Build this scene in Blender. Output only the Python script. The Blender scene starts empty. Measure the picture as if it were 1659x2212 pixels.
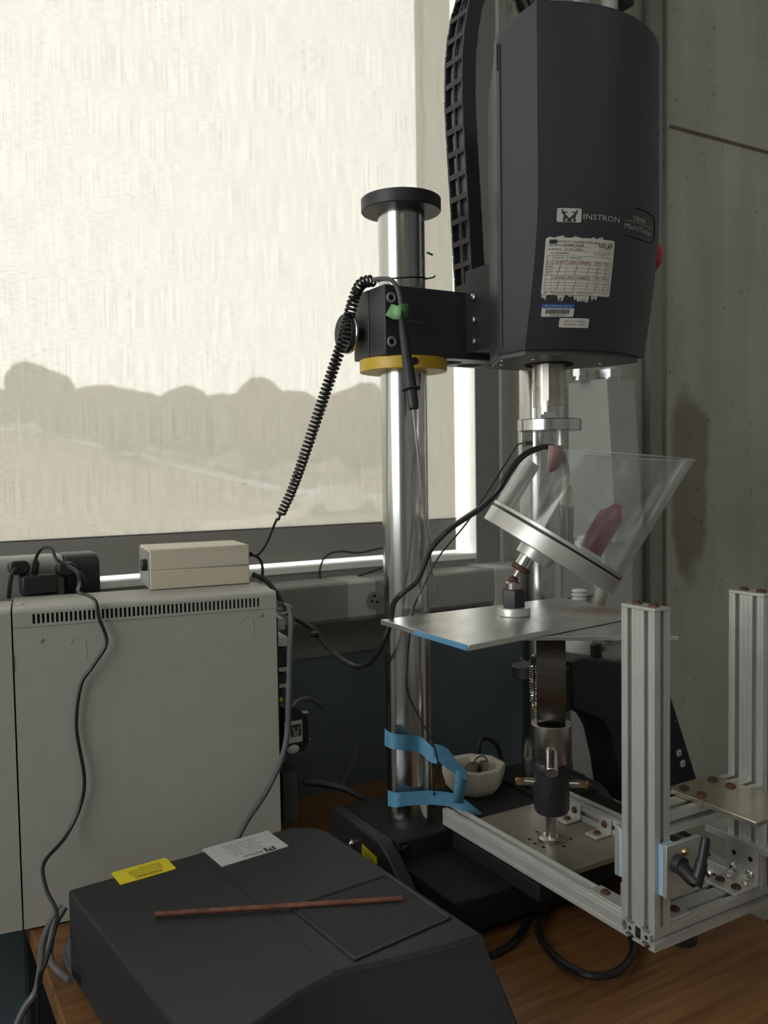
import bpy, bmesh, math, random
from mathutils import Vector, Matrix
random.seed(7)
scn = bpy.context.scene
COL = scn.collection
V = Vector
UP = 1.405            # eye height: geometry is written from the eye point, lifted at the end so the floor is z = 0

# ---------------------------------------------------------------- camera
FPX, PW, PH = 1876.0, 1659, 2212
YAW, PITCH, ROLL = math.radians(30.5), math.radians(2.9), math.radians(0.9)
cam_d = bpy.data.cameras.new('camera'); cam = bpy.data.objects.new('camera', cam_d); COL.objects.link(cam)
cam_d.sensor_fit = 'VERTICAL'; cam_d.sensor_height = 36.0; cam_d.lens = 36.0 * FPX / PH
cam_d.clip_start = 0.02; cam_d.clip_end = 600
cam_d.dof.use_dof = True; cam_d.dof.focus_distance = 1.16; cam_d.dof.aperture_fstop = 5.6
cam.matrix_world = (Matrix.Translation((0, 0, UP)) @ Matrix.Rotation(-YAW, 4, 'Z') @
                    Matrix.Rotation(math.pi / 2 - PITCH, 4, 'X') @ Matrix.Rotation(-ROLL, 4, 'Z'))
scn.camera = cam
_R = cam.matrix_world.to_3x3()
def ray(x, y):
    d = _R @ V(((x - PW / 2) / FPX, (PH / 2 - y) / FPX, -1.0)); return d
def aty(x, y, Y): d = ray(x, y); return d * (Y / d.y)
def atz(x, y, z): d = ray(x, y); return d * (z / d.z)

# ---------------------------------------------------------------- sky, lights, exposure
vs = scn.view_settings
scn.display_settings.display_device = 'sRGB'
vs.view_transform = 'Standard'; vs.look = 'None'; vs.gamma = 1.0; vs.use_curve_mapping = False
vs.exposure = 0.0
world = bpy.data.worlds.new('overcast_sky'); scn.world = world; world.use_nodes = True
wn, wl = world.node_tree.nodes, world.node_tree.links
wn.clear()
w_out = wn.new('ShaderNodeOutputWorld'); w_bg = wn.new('ShaderNodeBackground')
w_tc = wn.new('ShaderNodeTexCoord'); w_sep = wn.new('ShaderNodeSeparateXYZ')
w_ramp = wn.new('ShaderNodeValToRGB')
w_ramp.color_ramp.elements[0].position = 0.0; w_ramp.color_ramp.elements[0].color = (0.95, 0.95, 0.93, 1)
w_ramp.color_ramp.elements[1].position = 0.6; w_ramp.color_ramp.elements[1].color = (0.97, 0.985, 1.0, 1)
w_dot = wn.new('ShaderNodeVectorMath'); w_dot.operation = 'DOT_PRODUCT'
sun_dir = ray(420, 330).normalized(); w_dot.inputs[1].default_value = sun_dir
w_glow = wn.new('ShaderNodeMapRange'); w_glow.interpolation_type = 'SMOOTHSTEP'
w_glow.inputs[1].default_value = 0.50; w_glow.inputs[2].default_value = 1.0
w_glow.inputs[3].default_value = 5.9; w_glow.inputs[4].default_value = 11.0
wl.new(w_tc.outputs['Generated'], w_sep.inputs[0]); wl.new(w_sep.outputs['Z'], w_ramp.inputs[0])
wl.new(w_tc.outputs['Generated'], w_dot.inputs[0]); wl.new(w_dot.outputs['Value'], w_glow.inputs[0])
wl.new(w_ramp.outputs[0], w_bg.inputs[0]); wl.new(w_glow.outputs[0], w_bg.inputs[1])
wl.new(w_bg.outputs[0], w_out.inputs[0])

def area_light(name, loc, rot, sx, sy, power, color=(1, 1, 1), portal=False):
    d = bpy.data.lights.new(name, 'AREA'); d.shape = 'RECTANGLE'; d.size = sx; d.size_y = sy
    d.energy = power; d.color = color
    o = bpy.data.objects.new(name, d); COL.objects.link(o); o.location = V(loc) + V((0, 0, UP)); o.rotation_euler = rot
    if portal: d.cycles.is_portal = True
    return o
area_light('window_portal', (-0.45, 1.85, 0.65), (math.radians(-90), 0, 0), 3.3, 1.75, 1, portal=True)

# ---------------------------------------------------------------- helpers
class M:
    """collects shapes and links them as ONE mesh object"""
    def __init__(s): s.v = []; s.f = []
    def add(s, vs_, fs_):
        b = len(s.v); s.v += [V(p) for p in vs_]; s.f += [tuple(b + i for i in f) for f in fs_]; return s
    def obox(s, c, ax, ay, az):
        c, ax, ay, az = V(c), V(ax), V(ay), V(az)
        p = [c + ax * i + ay * j + az * k for k in (-1, 1) for j in (-1, 1) for i in (-1, 1)]
        return s.add(p, [(0, 2, 3, 1), (4, 5, 7, 6), (0, 1, 5, 4), (2, 6, 7, 3), (0, 4, 6, 2), (1, 3, 7, 5)])
    def box(s, x0, x1, y0, y1, z0, z1):
        return s.obox(((x0 + x1) / 2, (y0 + y1) / 2, (z0 + z1) / 2), ((x1 - x0) / 2, 0, 0), (0, (y1 - y0) / 2, 0), (0, 0, (z1 - z0) / 2))
    def lathe(s, prof, base=(0, 0, 0), axis=(0, 0, 1), n=32, caps=True, a0=0.0):
        base, axis = V(base), V(axis).normalized()
        u = axis.orthogonal().normalized(); w = axis.cross(u)
        pts, fs_ = [], []
        for r, h in prof:
            for k in range(n):
                a = a0 + 2 * math.pi * k / n
                pts.append(base + axis * h + (u * math.cos(a) + w * math.sin(a)) * r)
        m = len(prof)
        for i in range(m - 1):
            for k in range(n):
                a, b = i * n + k, i * n + (k + 1) % n
                fs_.append((a, b, b + n, a + n))
        if caps:
            if prof[0][0] > 1e-6: fs_.append(tuple(range(n - 1, -1, -1)))
            if prof[-1][0] > 1e-6: fs_.append(tuple((m - 1) * n + k for k in range(n)))
        return s.add(pts, fs_)
    def cyl(s, p0, p1, r0, r1=None, n=24, a0=0.0):
        p0, p1 = V(p0), V(p1); L = (p1 - p0).length
        return s.lathe([(r0, 0), (r0 if r1 is None else r1, L)], p0, p1 - p0, n, a0=a0)
    def tube(s, pts, r, n=8, caps=True):
        pts = [V(p) for p in pts]; m = len(pts); out, fs_ = [], []
        t = (pts[1] - pts[0]).normalized(); u = t.orthogonal().normalized()
        for i, p in enumerate(pts):
            t = (pts[min(i + 1, m - 1)] - pts[max(i - 1, 0)])
            t = t.normalized() if t.length > 1e-9 else V((0, 0, 1))
            u = (u - t * u.dot(t)); u = u.normalized() if u.length > 1e-6 else t.orthogonal().normalized()
            w = t.cross(u); rr = r[i] if isinstance(r, (list, tuple)) else r
            for k in range(n):
                a = 2 * math.pi * k / n; out.append(p + (u * math.cos(a) + w * math.sin(a)) * rr)
        for i in range(m - 1):
            for k in range(n):
                a, b = i * n + k, i * n + (k + 1) % n; fs_.append((a, b, b + n, a + n))
        if caps: fs_ += [tuple(range(n - 1, -1, -1)), tuple((m - 1) * n + k for k in range(n))]
        return s.add(out, fs_)
    def prism(s, poly, org, u, v, w):
        """polygon (a,b) -> org + a*u + b*v, pushed along w"""
        org, u, v, w = V(org), V(u), V(v), V(w); n = len(poly)
        p = [org + u * a + v * b for a, b in poly]; p += [q + w for q in p]
        fs_ = [tuple(range(n)), tuple(range(2 * n - 1, n - 1, -1))]
        fs_ += [(k, k + n, (k + 1) % n + n, (k + 1) % n) for k in range(n)]
        return s.add(p, fs_)
    def sphere(s, c, r, n=16, m=10, sc=(1, 1, 1)):
        prof = [(max(1e-7, r * math.sin(math.pi * i / m)), -r * math.cos(math.pi * i / m)) for i in range(m + 1)]
        b = len(s.v); s.lathe(prof, (0, 0, 0), (0, 0, 1), n, caps=False)
        for i in range(b, len(s.v)): q = s.v[i]; s.v[i] = V(c) + V((q.x * sc[0], q.y * sc[1], q.z * sc[2]))
        return s
    def grid(s, rows):
        n = len(rows[0]); pts = [p for r_ in rows for p in r_]; fs_ = []
        for i in range(len(rows) - 1):
            for k in range(n - 1):
                a = i * n + k; fs_.append((a, a + 1, a + n + 1, a + n))
        return s.add(pts, fs_)
    def build(s, name, mat_, parent=None, bevel=0, seg=2, smooth=True, thick=0, fixn=True, ang=35):
        me = bpy.data.meshes.new(name)
        if parent is None:
            lo = V([min(p[i] for p in s.v) for i in range(3)]); hi = V([max(p[i] for p in s.v) for i in range(3)])
            org = V(((lo.x + hi.x) / 2, (lo.y + hi.y) / 2, lo.z))
        else: org = ORG[parent.name]
        me.from_pydata([p - org for p in s.v], [], s.f)
        if fixn:
            bm = bmesh.new(); bm.from_mesh(me); bmesh.ops.recalc_face_normals(bm, faces=bm.faces); bm.to_mesh(me); bm.free()
        if smooth:
            me.polygons.foreach_set('use_smooth', [True] * len(me.polygons)); me.set_sharp_from_angle(angle=math.radians(ang))
        me.materials.append(mat_)
        o = bpy.data.objects.new(name, me); COL.objects.link(o); ORG[o.name] = org
        if parent is None: o.location = org
        else: o.parent = parent
        if thick:
            md = o.modifiers.new('solid', 'SOLIDIFY'); md.thickness = thick; md.offset = 0
        if bevel:
            md = o.modifiers.new('bevel', 'BEVEL'); md.width = bevel; md.segments = seg; md.limit_method = 'ANGLE'; md.angle_limit = math.radians(40)
        return o
ORG = {}
def tag(o, label, cat, group=None):
    o['label'] = label; o['category'] = cat
    if group: o['group'] = group
    return o
def thing(name, label, cat, loc, group=None):
    o = bpy.data.objects.new(name, None); COL.objects.link(o); o.empty_display_size = 0.02
    o.location = V(loc); ORG[o.name] = V(loc); return tag(o, label, cat, group)
def struct(o): o['kind'] = 'structure'; return o
def spline(pts, n=10):
    P = [V(p) for p in pts]; P = [P[0] * 2 - P[1]] + P + [P[-1] * 2 - P[-2]]; out = []
    for i in range(1, len(P) - 2):
        a, b, c, d = P[i - 1:i + 3]
        for k in range(n):
            t = k / n
            out.append(0.5 * ((2 * b) + (c - a) * t + (2 * a - 5 * b + 4 * c - d) * t * t + (3 * b - a - 3 * c + d) * t ** 3))
    return out + [P[-2]]
def px(lst):            # traced path: (pixel x, pixel y, real distance Y into the room) -> points in the room
    return [aty(x, y, Y) for x, y, Y in lst]
def rrect(w, h, r, n=4, cx=0, cy=0):
    out = []
    for sx, sy, a0 in ((1, -1, -90), (1, 1, 0), (-1, 1, 90), (-1, -1, 180)):
        for k in range(n + 1):
            a = math.radians(a0 + 90 * k / n); out.append((cx + sx * (w / 2 - r) + r * math.cos(a), cy + sy * (h / 2 - r) + r * math.sin(a)))
    return out
_tc = {}
def glyphs(body):
    if body in _tc: return _tc[body]
    cu = bpy.data.curves.new('t', 'FONT'); cu.body = body; cu.size = 1.0; cu.resolution_u = 2
    o = bpy.data.objects.new('t', cu); COL.objects.link(o)
    dg = bpy.context.evaluated_depsgraph_get(); dg.update()
    me = bpy.data.meshes.new_from_object(o.evaluated_get(dg))
    vs_ = [tuple(v.co)[:2] for v in me.vertices]; fs_ = [tuple(p.vertices) for p in me.polygons]
    bpy.data.objects.remove(o); bpy.data.curves.remove(cu); bpy.data.meshes.remove(me)
    x0 = min(v[0] for v in vs_); x1 = max(v[0] for v in vs_); y0 = min(v[1] for v in vs_); y1 = max(v[1] for v in vs_)
    _tc[body] = ([((x - x0) / (x1 - x0), (y - y0) / (y1 - y0)) for x, y in vs_], fs_); return _tc[body]
def text(m, body, x0, x1, y0, y1, place):     # letters fitted into a rectangle of the surface place(u, v)
    vs_, fs_ = glyphs(body)
    m.add([place(x0 + (x1 - x0) * a, y0 + (y1 - y0) * b) for a, b in vs_], fs_); return m

# ---------------------------------------------------------------- materials
def mat(name, col, rough=0.5, metal=0.0, var=0.12, vscale=40, bump=0.0, bscale=300, stretch=None, spec=None, col2=None, rvar=0.0, mid=0.5, wid=0.25):
    m = bpy.data.materials.new(name); m.use_nodes = True
    n, l = m.node_tree.nodes, m.node_tree.links; b = n['Principled BSDF']
    b.inputs['Roughness'].default_value = rough; b.inputs['Metallic'].default_value = metal
    if spec is not None: b.inputs['Specular IOR Level'].default_value = spec
    tc = n.new('ShaderNodeTexCoord'); src = tc.outputs['Object']
    if stretch:
        mp = n.new('ShaderNodeMapping'); mp.inputs['Scale'].default_value = stretch; l.new(src, mp.inputs[0]); src = mp.outputs[0]
    nz = n.new('ShaderNodeTexNoise'); nz.inputs['Scale'].default_value = vscale; nz.inputs['Detail'].default_value = 6
    l.new(src, nz.inputs['Vector'])
    rp = n.new('ShaderNodeValToRGB'); e = rp.color_ramp.elements
    e[0].position = mid - wid; e[1].position = mid + wid
    c2 = col2 if col2 else tuple(min(1, c * (1 + var)) for c in col)
    c1 = col if col2 else tuple(c * (1 - var) for c in col)
    e[0].color = (*c1, 1); e[1].color = (*c2, 1)
    l.new(nz.outputs['Fac'], rp.inputs[0]); l.new(rp.outputs[0], b.inputs['Base Color'])
    if rvar:
        mr = n.new('ShaderNodeMapRange'); mr.inputs[3].default_value = max(0.02, rough - rvar); mr.inputs[4].default_value = rough + rvar
        l.new(nz.outputs['Fac'], mr.inputs[0]); l.new(mr.outputs[0], b.inputs['Roughness'])
    if bump:
        bz = n.new('ShaderNodeTexNoise'); bz.inputs['Scale'].default_value = bscale; bz.inputs['Detail'].default_value = 3
        l.new(src, bz.inputs['Vector'])
        bp = n.new('ShaderNodeBump'); bp.inputs['Strength'].default_value = bump; bp.inputs['Distance'].default_value = 0.001
        l.new(bz.outputs['Fac'], bp.inputs['Height']); l.new(bp.outputs[0], b.inputs['Normal'])
    return m
BLK = mat('black_textured_plastic', (0.029, 0.029, 0.037), 0.46, bump=0.25, bscale=900, vscale=6)
BLKP = mat('black_powder_coat', (0.018, 0.018, 0.021), 0.5, bump=0.3, bscale=700, vscale=8)
BASEB = mat('matt_black_base', (0.012, 0.012, 0.013), 0.7, bump=0.3, bscale=500, vscale=8, spec=.25)
BLKM = mat('black_anodised', (0.02, 0.02, 0.024), 0.45, vscale=30)
RUB = mat('black_rubber', (0.012, 0.012, 0.014), 0.42, vscale=50)
RUBG = mat('grey_cable_sheath', (0.10, 0.10, 0.105), 0.5, vscale=50)
CHAINM = mat('chain_plastic', (0.022, 0.022, 0.028), 0.5, vscale=50)
CHR = mat('ground_steel', (0.62, 0.62, 0.62), 0.2, 1.0, var=0.05, vscale=4, stretch=(1, 1, 0.05))
COLM = mat('polished_column_steel', (0.60, 0.60, 0.595), 0.18, 1.0, var=0.05, vscale=3, stretch=(1, 1, 0.02))
STL = mat('machined_steel', (0.50, 0.46, 0.42), 0.28, 1.0, var=0.12, vscale=6, stretch=(1, 1, 12), rvar=0.06)
ALU = mat('extruded_aluminium', (0.60, 0.60, 0.575), 0.45, 0.6, var=0.06, vscale=25)
ALUP = mat('scratched_aluminium_plate', (0.68, 0.68, 0.66), 0.36, 1.0, var=0.14, vscale=9, rvar=0.14, bump=0.12, bscale=60, stretch=(1, 3, 1))
ALUM = mat('milled_aluminium', (0.64, 0.64, 0.61), 0.38, 0.7, var=0.05, vscale=15)
BRS = mat('brushed_plate', (0.62, 0.58, 0.47), 0.3, 1.0, var=0.1, vscale=30, stretch=(0.2, 3, 1), rvar=0.08)
BASEPL = mat('tarnished_base_plate', (0.30, 0.27, 0.22), 0.45, 0.6, var=0.3, vscale=12, rvar=0.1)
RUST = mat('rusty_bolt', (0.085, 0.036, 0.024), 0.6, 0.2, var=0.5, vscale=200)
RUSTROD = mat('rusty_red_rod', (0.16, 0.06, 0.04), 0.55, 0.3, var=0.5, vscale=60)
CHROMEB = mat('zinc_bolt', (0.6, 0.6, 0.6), 0.25, 1.0, var=0.1)
HOLE = mat('dark_hole', (0.006, 0.006, 0.006), 0.9)
YEL = mat('yellow_enamel', (0.62, 0.40, 0.03), 0.4, var=0.08)
YELL = mat('yellow_sticker', (0.75, 0.62, 0.02), 0.5, var=0.05)
REDB = mat('red_button', (0.55, 0.02, 0.05), 0.35, var=0.08)
REDT = mat('red_film', (0.80, 0.05, 0.09), 0.5, var=0.15)
BEI = mat('beige_paint', (0.36, 0.352, 0.31), 0.5, var=0.04, bump=0.15, bscale=900)
BEI2 = mat('cream_paint', (0.55, 0.50, 0.40), 0.5, var=0.04)
GRYP = mat('grey_painted_metal', (0.29, 0.29, 0.27), 0.5, var=0.05)
GRYT = mat('trunking_grey', (0.46, 0.47, 0.44), 0.5, var=0.06, vscale=8)
GRYJ = mat('grey_jamb_paint', (0.22, 0.22, 0.205), 0.5, var=0.05)
HEM = mat('grey_hem_fabric', (0.26, 0.25, 0.23), 0.8, var=0.1, vscale=400)
SILL = mat('sill_paint', (0.84, 0.83, 0.80), 0.5, var=0.05)
TEAL = mat('dark_teal_panel', (0.105, 0.140, 0.150), 0.6, var=0.1, vscale=10)
PAPER = mat('label_paper', (0.60, 0.58, 0.52), 0.6, var=0.04, vscale=60)
INK = mat('label_ink', (0.03, 0.03, 0.03), 0.7)
INKR = mat('label_ink_red', (0.25, 0.05, 0.05), 0.7)
INKW = mat('white_print', (0.50, 0.49, 0.46), 0.6)
INKG = mat('grey_print', (0.22, 0.22, 0.22), 0.6)
INKY = mat('gold_print', (0.45, 0.36, 0.06), 0.5)
BLUEP = mat('blue_print', (0.03, 0.09, 0.30), 0.6)
BTAPE = mat('blue_masking_tape', (0.095, 0.27, 0.43), 0.6, var=0.15, vscale=120, bump=0.3, bscale=500)
GTAPE = mat('green_masking_tape', (0.22, 0.46, 0.20), 0.6, var=0.1, vscale=120)
PTAPE = mat('pink_tape', (0.55, 0.36, 0.36), 0.6, var=0.1, vscale=120)
WHITE = mat('white_plastic', (0.62, 0.62, 0.60), 0.4, var=0.05)
CREAM = mat('foam_cream', (0.50, 0.47, 0.38), 0.7, var=0.08)
BLUEPAD = mat('blue_bearing_pad', (0.30, 0.45, 0.62), 0.5, var=0.05)
BRASS = mat('brass_fitting', (0.55, 0.40, 0.20), 0.35, 1.0, var=0.2)
WALLW = mat('room_wall_paint', (0.62, 0.62, 0.60), 0.7, var=0.03)
CEILM = mat('ceiling_paint', (0.72, 0.72, 0.70), 0.8, var=0.03)
FLOORM = mat('dark_carpet', (0.05, 0.05, 0.048), 0.9, var=0.3, vscale=400)
MAROON = mat('maroon_upholstery', (0.13, 0.01, 0.03), 0.8, var=0.2, vscale=200)
WOODW = mat('desk_wood', (0.13, 0.055, 0.02), 0.4, stretch=(2.5, 45, 10), vscale=2.2, col2=(0.24, 0.115, 0.042), bump=0.05, bscale=20, mid=0.5, wid=0.2)

def concrete():
    m = bpy.data.materials.new('stained_concrete'); m.use_nodes = True
    n, l = m.node_tree.nodes, m.node_tree.links; b = n['Principled BSDF']; b.inputs['Roughness'].default_value = 0.75
    tc = n.new('ShaderNodeTexCoord')
    def nz(scale, stretch=(1, 1, 1), det=6):
        mp = n.new('ShaderNodeMapping'); mp.inputs['Scale'].default_value = stretch; l.new(tc.outputs['Object'], mp.inputs[0])
        t = n.new('ShaderNodeTexNoise'); t.inputs['Scale'].default_value = scale; t.inputs['Detail'].default_value = det; l.new(mp.outputs[0], t.inputs['Vector']); return t.outputs['Fac']
    def ramp(src, p0, c0, p1, c1):
        r = n.new('ShaderNodeValToRGB'); r.color_ramp.elements[0].position = p0; r.color_ramp.elements[1].position = p1
        r.color_ramp.elements[0].color = (*c0, 1); r.color_ramp.elements[1].color = (*c1, 1); l.new(src, r.inputs[0]); return r.outputs[0]
    def mix(a, c, f):
        x = n.new('ShaderNodeMix'); x.data_type = 'RGBA'; x.blend_type = 'MULTIPLY'; x.inputs[0].default_value = f
        l.new(a, x.inputs[6]); l.new(c, x.inputs[7]); return x.outputs[2]
    base = ramp(nz(2.2), .3, (0.46, 0.46, 0.39), .7, (0.62, 0.615, 0.54))
    streak = ramp(nz(9, (1, 1, 0.12)), .35, (0.72, 0.70, 0.64), .6, (1, 1, 1))
    pits = ramp(nz(55, (1, 1, 1), 2), .27, (0.35, 0.33, 0.3), .33, (1, 1, 1))
    # an old water stain running down beside the conduit box
    sx = n.new('ShaderNodeSeparateXYZ'); l.new(tc.outputs['Object'], sx.inputs[0])
    c0 = STAIN
    mp = n.new('ShaderNodeMapping'); mp.inputs['Location'].default_value = (-c0[0] / .085, 0, -c0[2] / .29); mp.inputs['Scale'].default_value = (1 / .085, 0, 1 / .29)
    l.new(tc.outputs['Object'], mp.inputs[0])
    wob = n.new('ShaderNodeTexNoise'); wob.inputs['Scale'].default_value = 7; wob.inputs['Detail'].default_value = 5; l.new(tc.outputs['Object'], wob.inputs['Vector'])
    sb = n.new('ShaderNodeVectorMath'); sb.operation = 'SUBTRACT'; l.new(wob.outputs['Color'], sb.inputs[0]); sb.inputs[1].default_value = (.5, .5, .5)
    ad = n.new('ShaderNodeVectorMath'); ad.operation = 'ADD'; l.new(mp.outputs[0], ad.inputs[0]); l.new(sb.outputs[0], ad.inputs[1])
    ln = n.new('ShaderNodeVectorMath'); ln.operation = 'LENGTH'; l.new(ad.outputs[0], ln.inputs[0])
    st = ramp(ln.outputs['Value'], .75, (0.50, 0.47, 0.42), 1.05, (1, 1, 1))
    l.new(mix(mix(mix(base, streak, .5), pits, .7), st, .9), b.inputs['Base Color'])
    bp = n.new('ShaderNodeBump'); bp.inputs['Strength'].default_value = .3; bp.inputs['Distance'].default_value = .003
    l.new(nz(40), bp.inputs['Height']); l.new(bp.outputs[0], b.inputs['Normal'])
    return m
def shade_fabric():
    m = bpy.data.materials.new('solar_shade_mesh'); m.use_nodes = True
    n, l = m.node_tree.nodes, m.node_tree.links; n.clear()
    out = n.new('ShaderNodeOutputMaterial'); tc = n.new('ShaderNodeTexCoord')
    def nz(sc):
        mp = n.new('ShaderNodeMapping'); mp.inputs['Scale'].default_value = sc; l.new(tc.outputs['Object'], mp.inputs[0])
        t = n.new('ShaderNodeTexNoise'); t.inputs['Scale'].default_value = 1; t.inputs['Detail'].default_value = 3; l.new(mp.outputs[0], t.inputs['Vector']); return t.outputs['Fac']
    a, b = nz((520, 1, 9)), nz((60, 1, 640))
    add0 = n.new('ShaderNodeMath'); add0.operation = 'ADD'; l.new(a, add0.inputs[0]); l.new(b, add0.inputs[1])
    wv_ = n.new('ShaderNodeTexWave'); wv_.bands_direction = 'Z'; wv_.inputs['Scale'].default_value = .314 / .0034; wv_.inputs['Distortion'].default_value = .6; wv_.inputs['Detail'].default_value = 1   # weft threads
    l.new(tc.outputs['Object'], wv_.inputs['Vector'])
    add = n.new('ShaderNodeMath'); add.operation = 'MULTIPLY_ADD'; add.inputs[1].default_value = .16; l.new(wv_.outputs['Fac'], add.inputs[0]); l.new(add0.outputs[0], add.inputs[2])
    mr = n.new('ShaderNodeMapRange'); mr.inputs[1].default_value = .78; mr.inputs[2].default_value = 1.38
    mr.inputs[3].default_value = OPEN * .66; mr.inputs[4].default_value = OPEN * 1.34; l.new(add.outputs[0], mr.inputs[0])
    tr = n.new('ShaderNodeBsdfTransparent'); tr.inputs[0].default_value = (1.0, 0.98, 0.93, 1)
    tl = n.new('ShaderNodeBsdfTranslucent'); tl.inputs[0].default_value = (*TAU, 1)
    vm = n.new('ShaderNodeMapRange'); vm.inputs[1].default_value = .78; vm.inputs[2].default_value = 1.38; vm.inputs[3].default_value = .74; vm.inputs[4].default_value = 1.26; l.new(add.outputs[0], vm.inputs[0])
    vc = n.new('ShaderNodeVectorMath'); vc.operation = 'SCALE'; vc.inputs[0].default_value = TAU; l.new(vm.outputs[0], vc.inputs['Scale']); l.new(vc.outputs[0], tl.inputs[0])
    df = n.new('ShaderNodeBsdfDiffuse'); df.inputs[0].default_value = (.30, .28, .24, 1)
    ads = n.new('ShaderNodeAddShader'); l.new(tl.outputs[0], ads.inputs[0]); l.new(df.outputs[0], ads.inputs[1])
    mx = n.new('ShaderNodeMixShader'); l.new(mr.outputs[0], mx.inputs[0]); l.new(ads.outputs[0], mx.inputs[1]); l.new(tr.outputs[0], mx.inputs[2])
    l.new(mx.outputs[0], out.inputs[0]); return m
OPEN, TAU = 0.049, (0.101, 0.094, 0.083)
def clear(name, tint=(1, 1, 1), haze=0.0, hazecol=(.8, .8, .8), streaks=False, gloss=1.0):
    m = bpy.data.materials.new(name); m.use_nodes = True
    n, l = m.node_tree.nodes, m.node_tree.links; n.clear()
    out = n.new('ShaderNodeOutputMaterial'); tr = n.new('ShaderNodeBsdfTransparent'); tr.inputs[0].default_value = (*tint, 1)
    gl = n.new('ShaderNodeBsdfGlossy'); gl.inputs['Roughness'].default_value = .06
    fr = n.new('ShaderNodeFresnel'); geo = n.new('ShaderNodeNewGeometry')
    io = n.new('ShaderNodeMapRange'); io.inputs[3].default_value = 1.45; io.inputs[4].default_value = 1 / 1.45     # thin sheet: the same reflectance from both faces
    l.new(geo.outputs['Backfacing'], io.inputs[0]); l.new(io.outputs[0], fr.inputs[0])
    sc = n.new('ShaderNodeMath'); sc.operation = 'MULTIPLY'; sc.inputs[1].default_value = gloss; l.new(fr.outputs[0], sc.inputs[0])
    mx = n.new('ShaderNodeMixShader'); l.new(sc.outputs[0], mx.inputs[0]); l.new(tr.outputs[0], mx.inputs[1]); l.new(gl.outputs[0], mx.inputs[2])
    last = mx.outputs[0]
    if haze:
        tl = n.new('ShaderNodeBsdfTranslucent'); tl.inputs[0].default_value = (*hazecol, 1)
        df = n.new('ShaderNodeBsdfDiffuse'); df.inputs[0].default_value = (*hazecol, 1)
        m1 = n.new('ShaderNodeMixShader'); m1.inputs[0].default_value = .5; l.new(tl.outputs[0], m1.inputs[1]); l.new(df.outputs[0], m1.inputs[2])
        m2 = n.new('ShaderNodeMixShader'); m2.inputs[0].default_value = haze
        if streaks:
            tc = n.new('ShaderNodeTexCoord'); mp = n.new('ShaderNodeMapping'); mp.inputs['Rotation'].default_value = (0, .55, .5); mp.inputs['Scale'].default_value = (30, 30, 5)
            nz = n.new('ShaderNodeTexNoise'); nz.inputs['Detail'].default_value = 5; nz.inputs['Scale'].default_value = 1
            l.new(tc.outputs['Object'], mp.inputs[0]); l.new(mp.outputs[0], nz.inputs['Vector'])
            mr = n.new('ShaderNodeMapRange'); mr.inputs[1].default_value = .3; mr.inputs[2].default_value = .75; mr.inputs[3].default_value = haze * .35; mr.inputs[4].default_value = haze * 2.0
            l.new(nz.outputs['Fac'], mr.inputs[0]); l.new(mr.outputs[0], m2.inputs[0])
        l.new(last, m2.inputs[1]); l.new(m1.outputs[0], m2.inputs[2]); last = m2.outputs[0]
    l.new(last, out.inputs[0]); return m
GLASS = clear('window_glass', (.97, .98, .97))
ACR = clear('scratched_acrylic', (.95, .96, .96), haze=.062, hazecol=(.80, .82, .83), streaks=True, gloss=1.3)
BULB = clear('clear_plug_plastic', (.9, .9, .85), haze=.12)

# ================================================================ room
YW = 1.60; XJ = 1.186; ZS = -0.197; ZT = 1.50; XL = -2.05
FZ = -UP
wf = M().box(-2.3, XJ, YW, YW + .215, FZ, ZS - .012).box(-2.3, XJ, YW, YW + .215, ZT, 1.62).box(-2.3, XL, YW, YW + .215, ZS - .012, ZT)
struct(wf.build('wall_front', GRYP))
struct(M().box(-2.0, 1.449, YW - .022, YW - .0105, FZ, -.385).build('trim_1', TEAL))  # flat dark teal panel over the lower wall, below the raceway
struct(M().box(XL, XJ, YW - .004, YW + .215, ZS - .012, ZS).build('trim_2', SILL))                 # window sill
STAIN = None
cw = M()
cw.box(XJ, 1.785, YW, YW + .215, FZ, 1.62); cw.box(1.80, 3.3, YW - .01, YW + .215, FZ, 1.62); cw.box(1.785, 1.80, YW + .012, YW + .215, FZ, 1.62)
lo_c = V(((XJ + 3.3) / 2, (YW - .01 + YW + .215) / 2, FZ))
sp = aty(1490, 1030, YW - .01); STAIN = tuple(sp - lo_c)
CONC = concrete()
struct(cw.build('wall_front', CONC))
struct(M().box(1.81, 3.25, YW - .013, YW - .0095, .865, .873).build('trim_3', mat('concrete_joint', (.15, .13, .10), .9)))
struct(M().box(XJ - .004, 1.248, YW - .008, YW - .0005, ZS - .05, 1.6).box(XJ - .004, XJ, YW - .008, YW + .19, ZS, 1.5).build('trim_4', GRYJ, bevel=.002))
struct(M().box(1.248, 1.272, YW - .018, YW - .0005, ZS - .05, 1.6).build('trim_5', GRYP, bevel=.002))
struct(M().box(XJ - .0045, XJ - .004, YW - .006, YW + .19, ZS, 1.5).build('trim_6', SILL))
LW = (-.55, 1.45, -.20, 1.52)      # bare window in the left wall: y0, y1, z0, z1
m = M().box(-2.3, -2.2, -3.1, LW[0], FZ, 1.62).box(-2.3, -2.2, LW[1], YW, FZ, 1.62).box(-2.3, -2.2, LW[0], LW[1], FZ, LW[2]).box(-2.3, -2.2, LW[0], LW[1], LW[3], 1.62)
struct(m.build('wall_left', WALLW))
w2 = struct(thing('window_2', 'bare window in the left wall', 'window', (-2.25, .45, LW[2])))
m = M()
for a in ((LW[0], LW[1], LW[2], LW[2] + .03), (LW[0], LW[1], LW[3] - .03, LW[3])) + tuple((y, y + .03, LW[2], LW[3]) for y in (LW[0], .1, .8, LW[1] - .03)): m.box(-2.28, -2.24, a[0], a[1], a[2], a[3])
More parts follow.
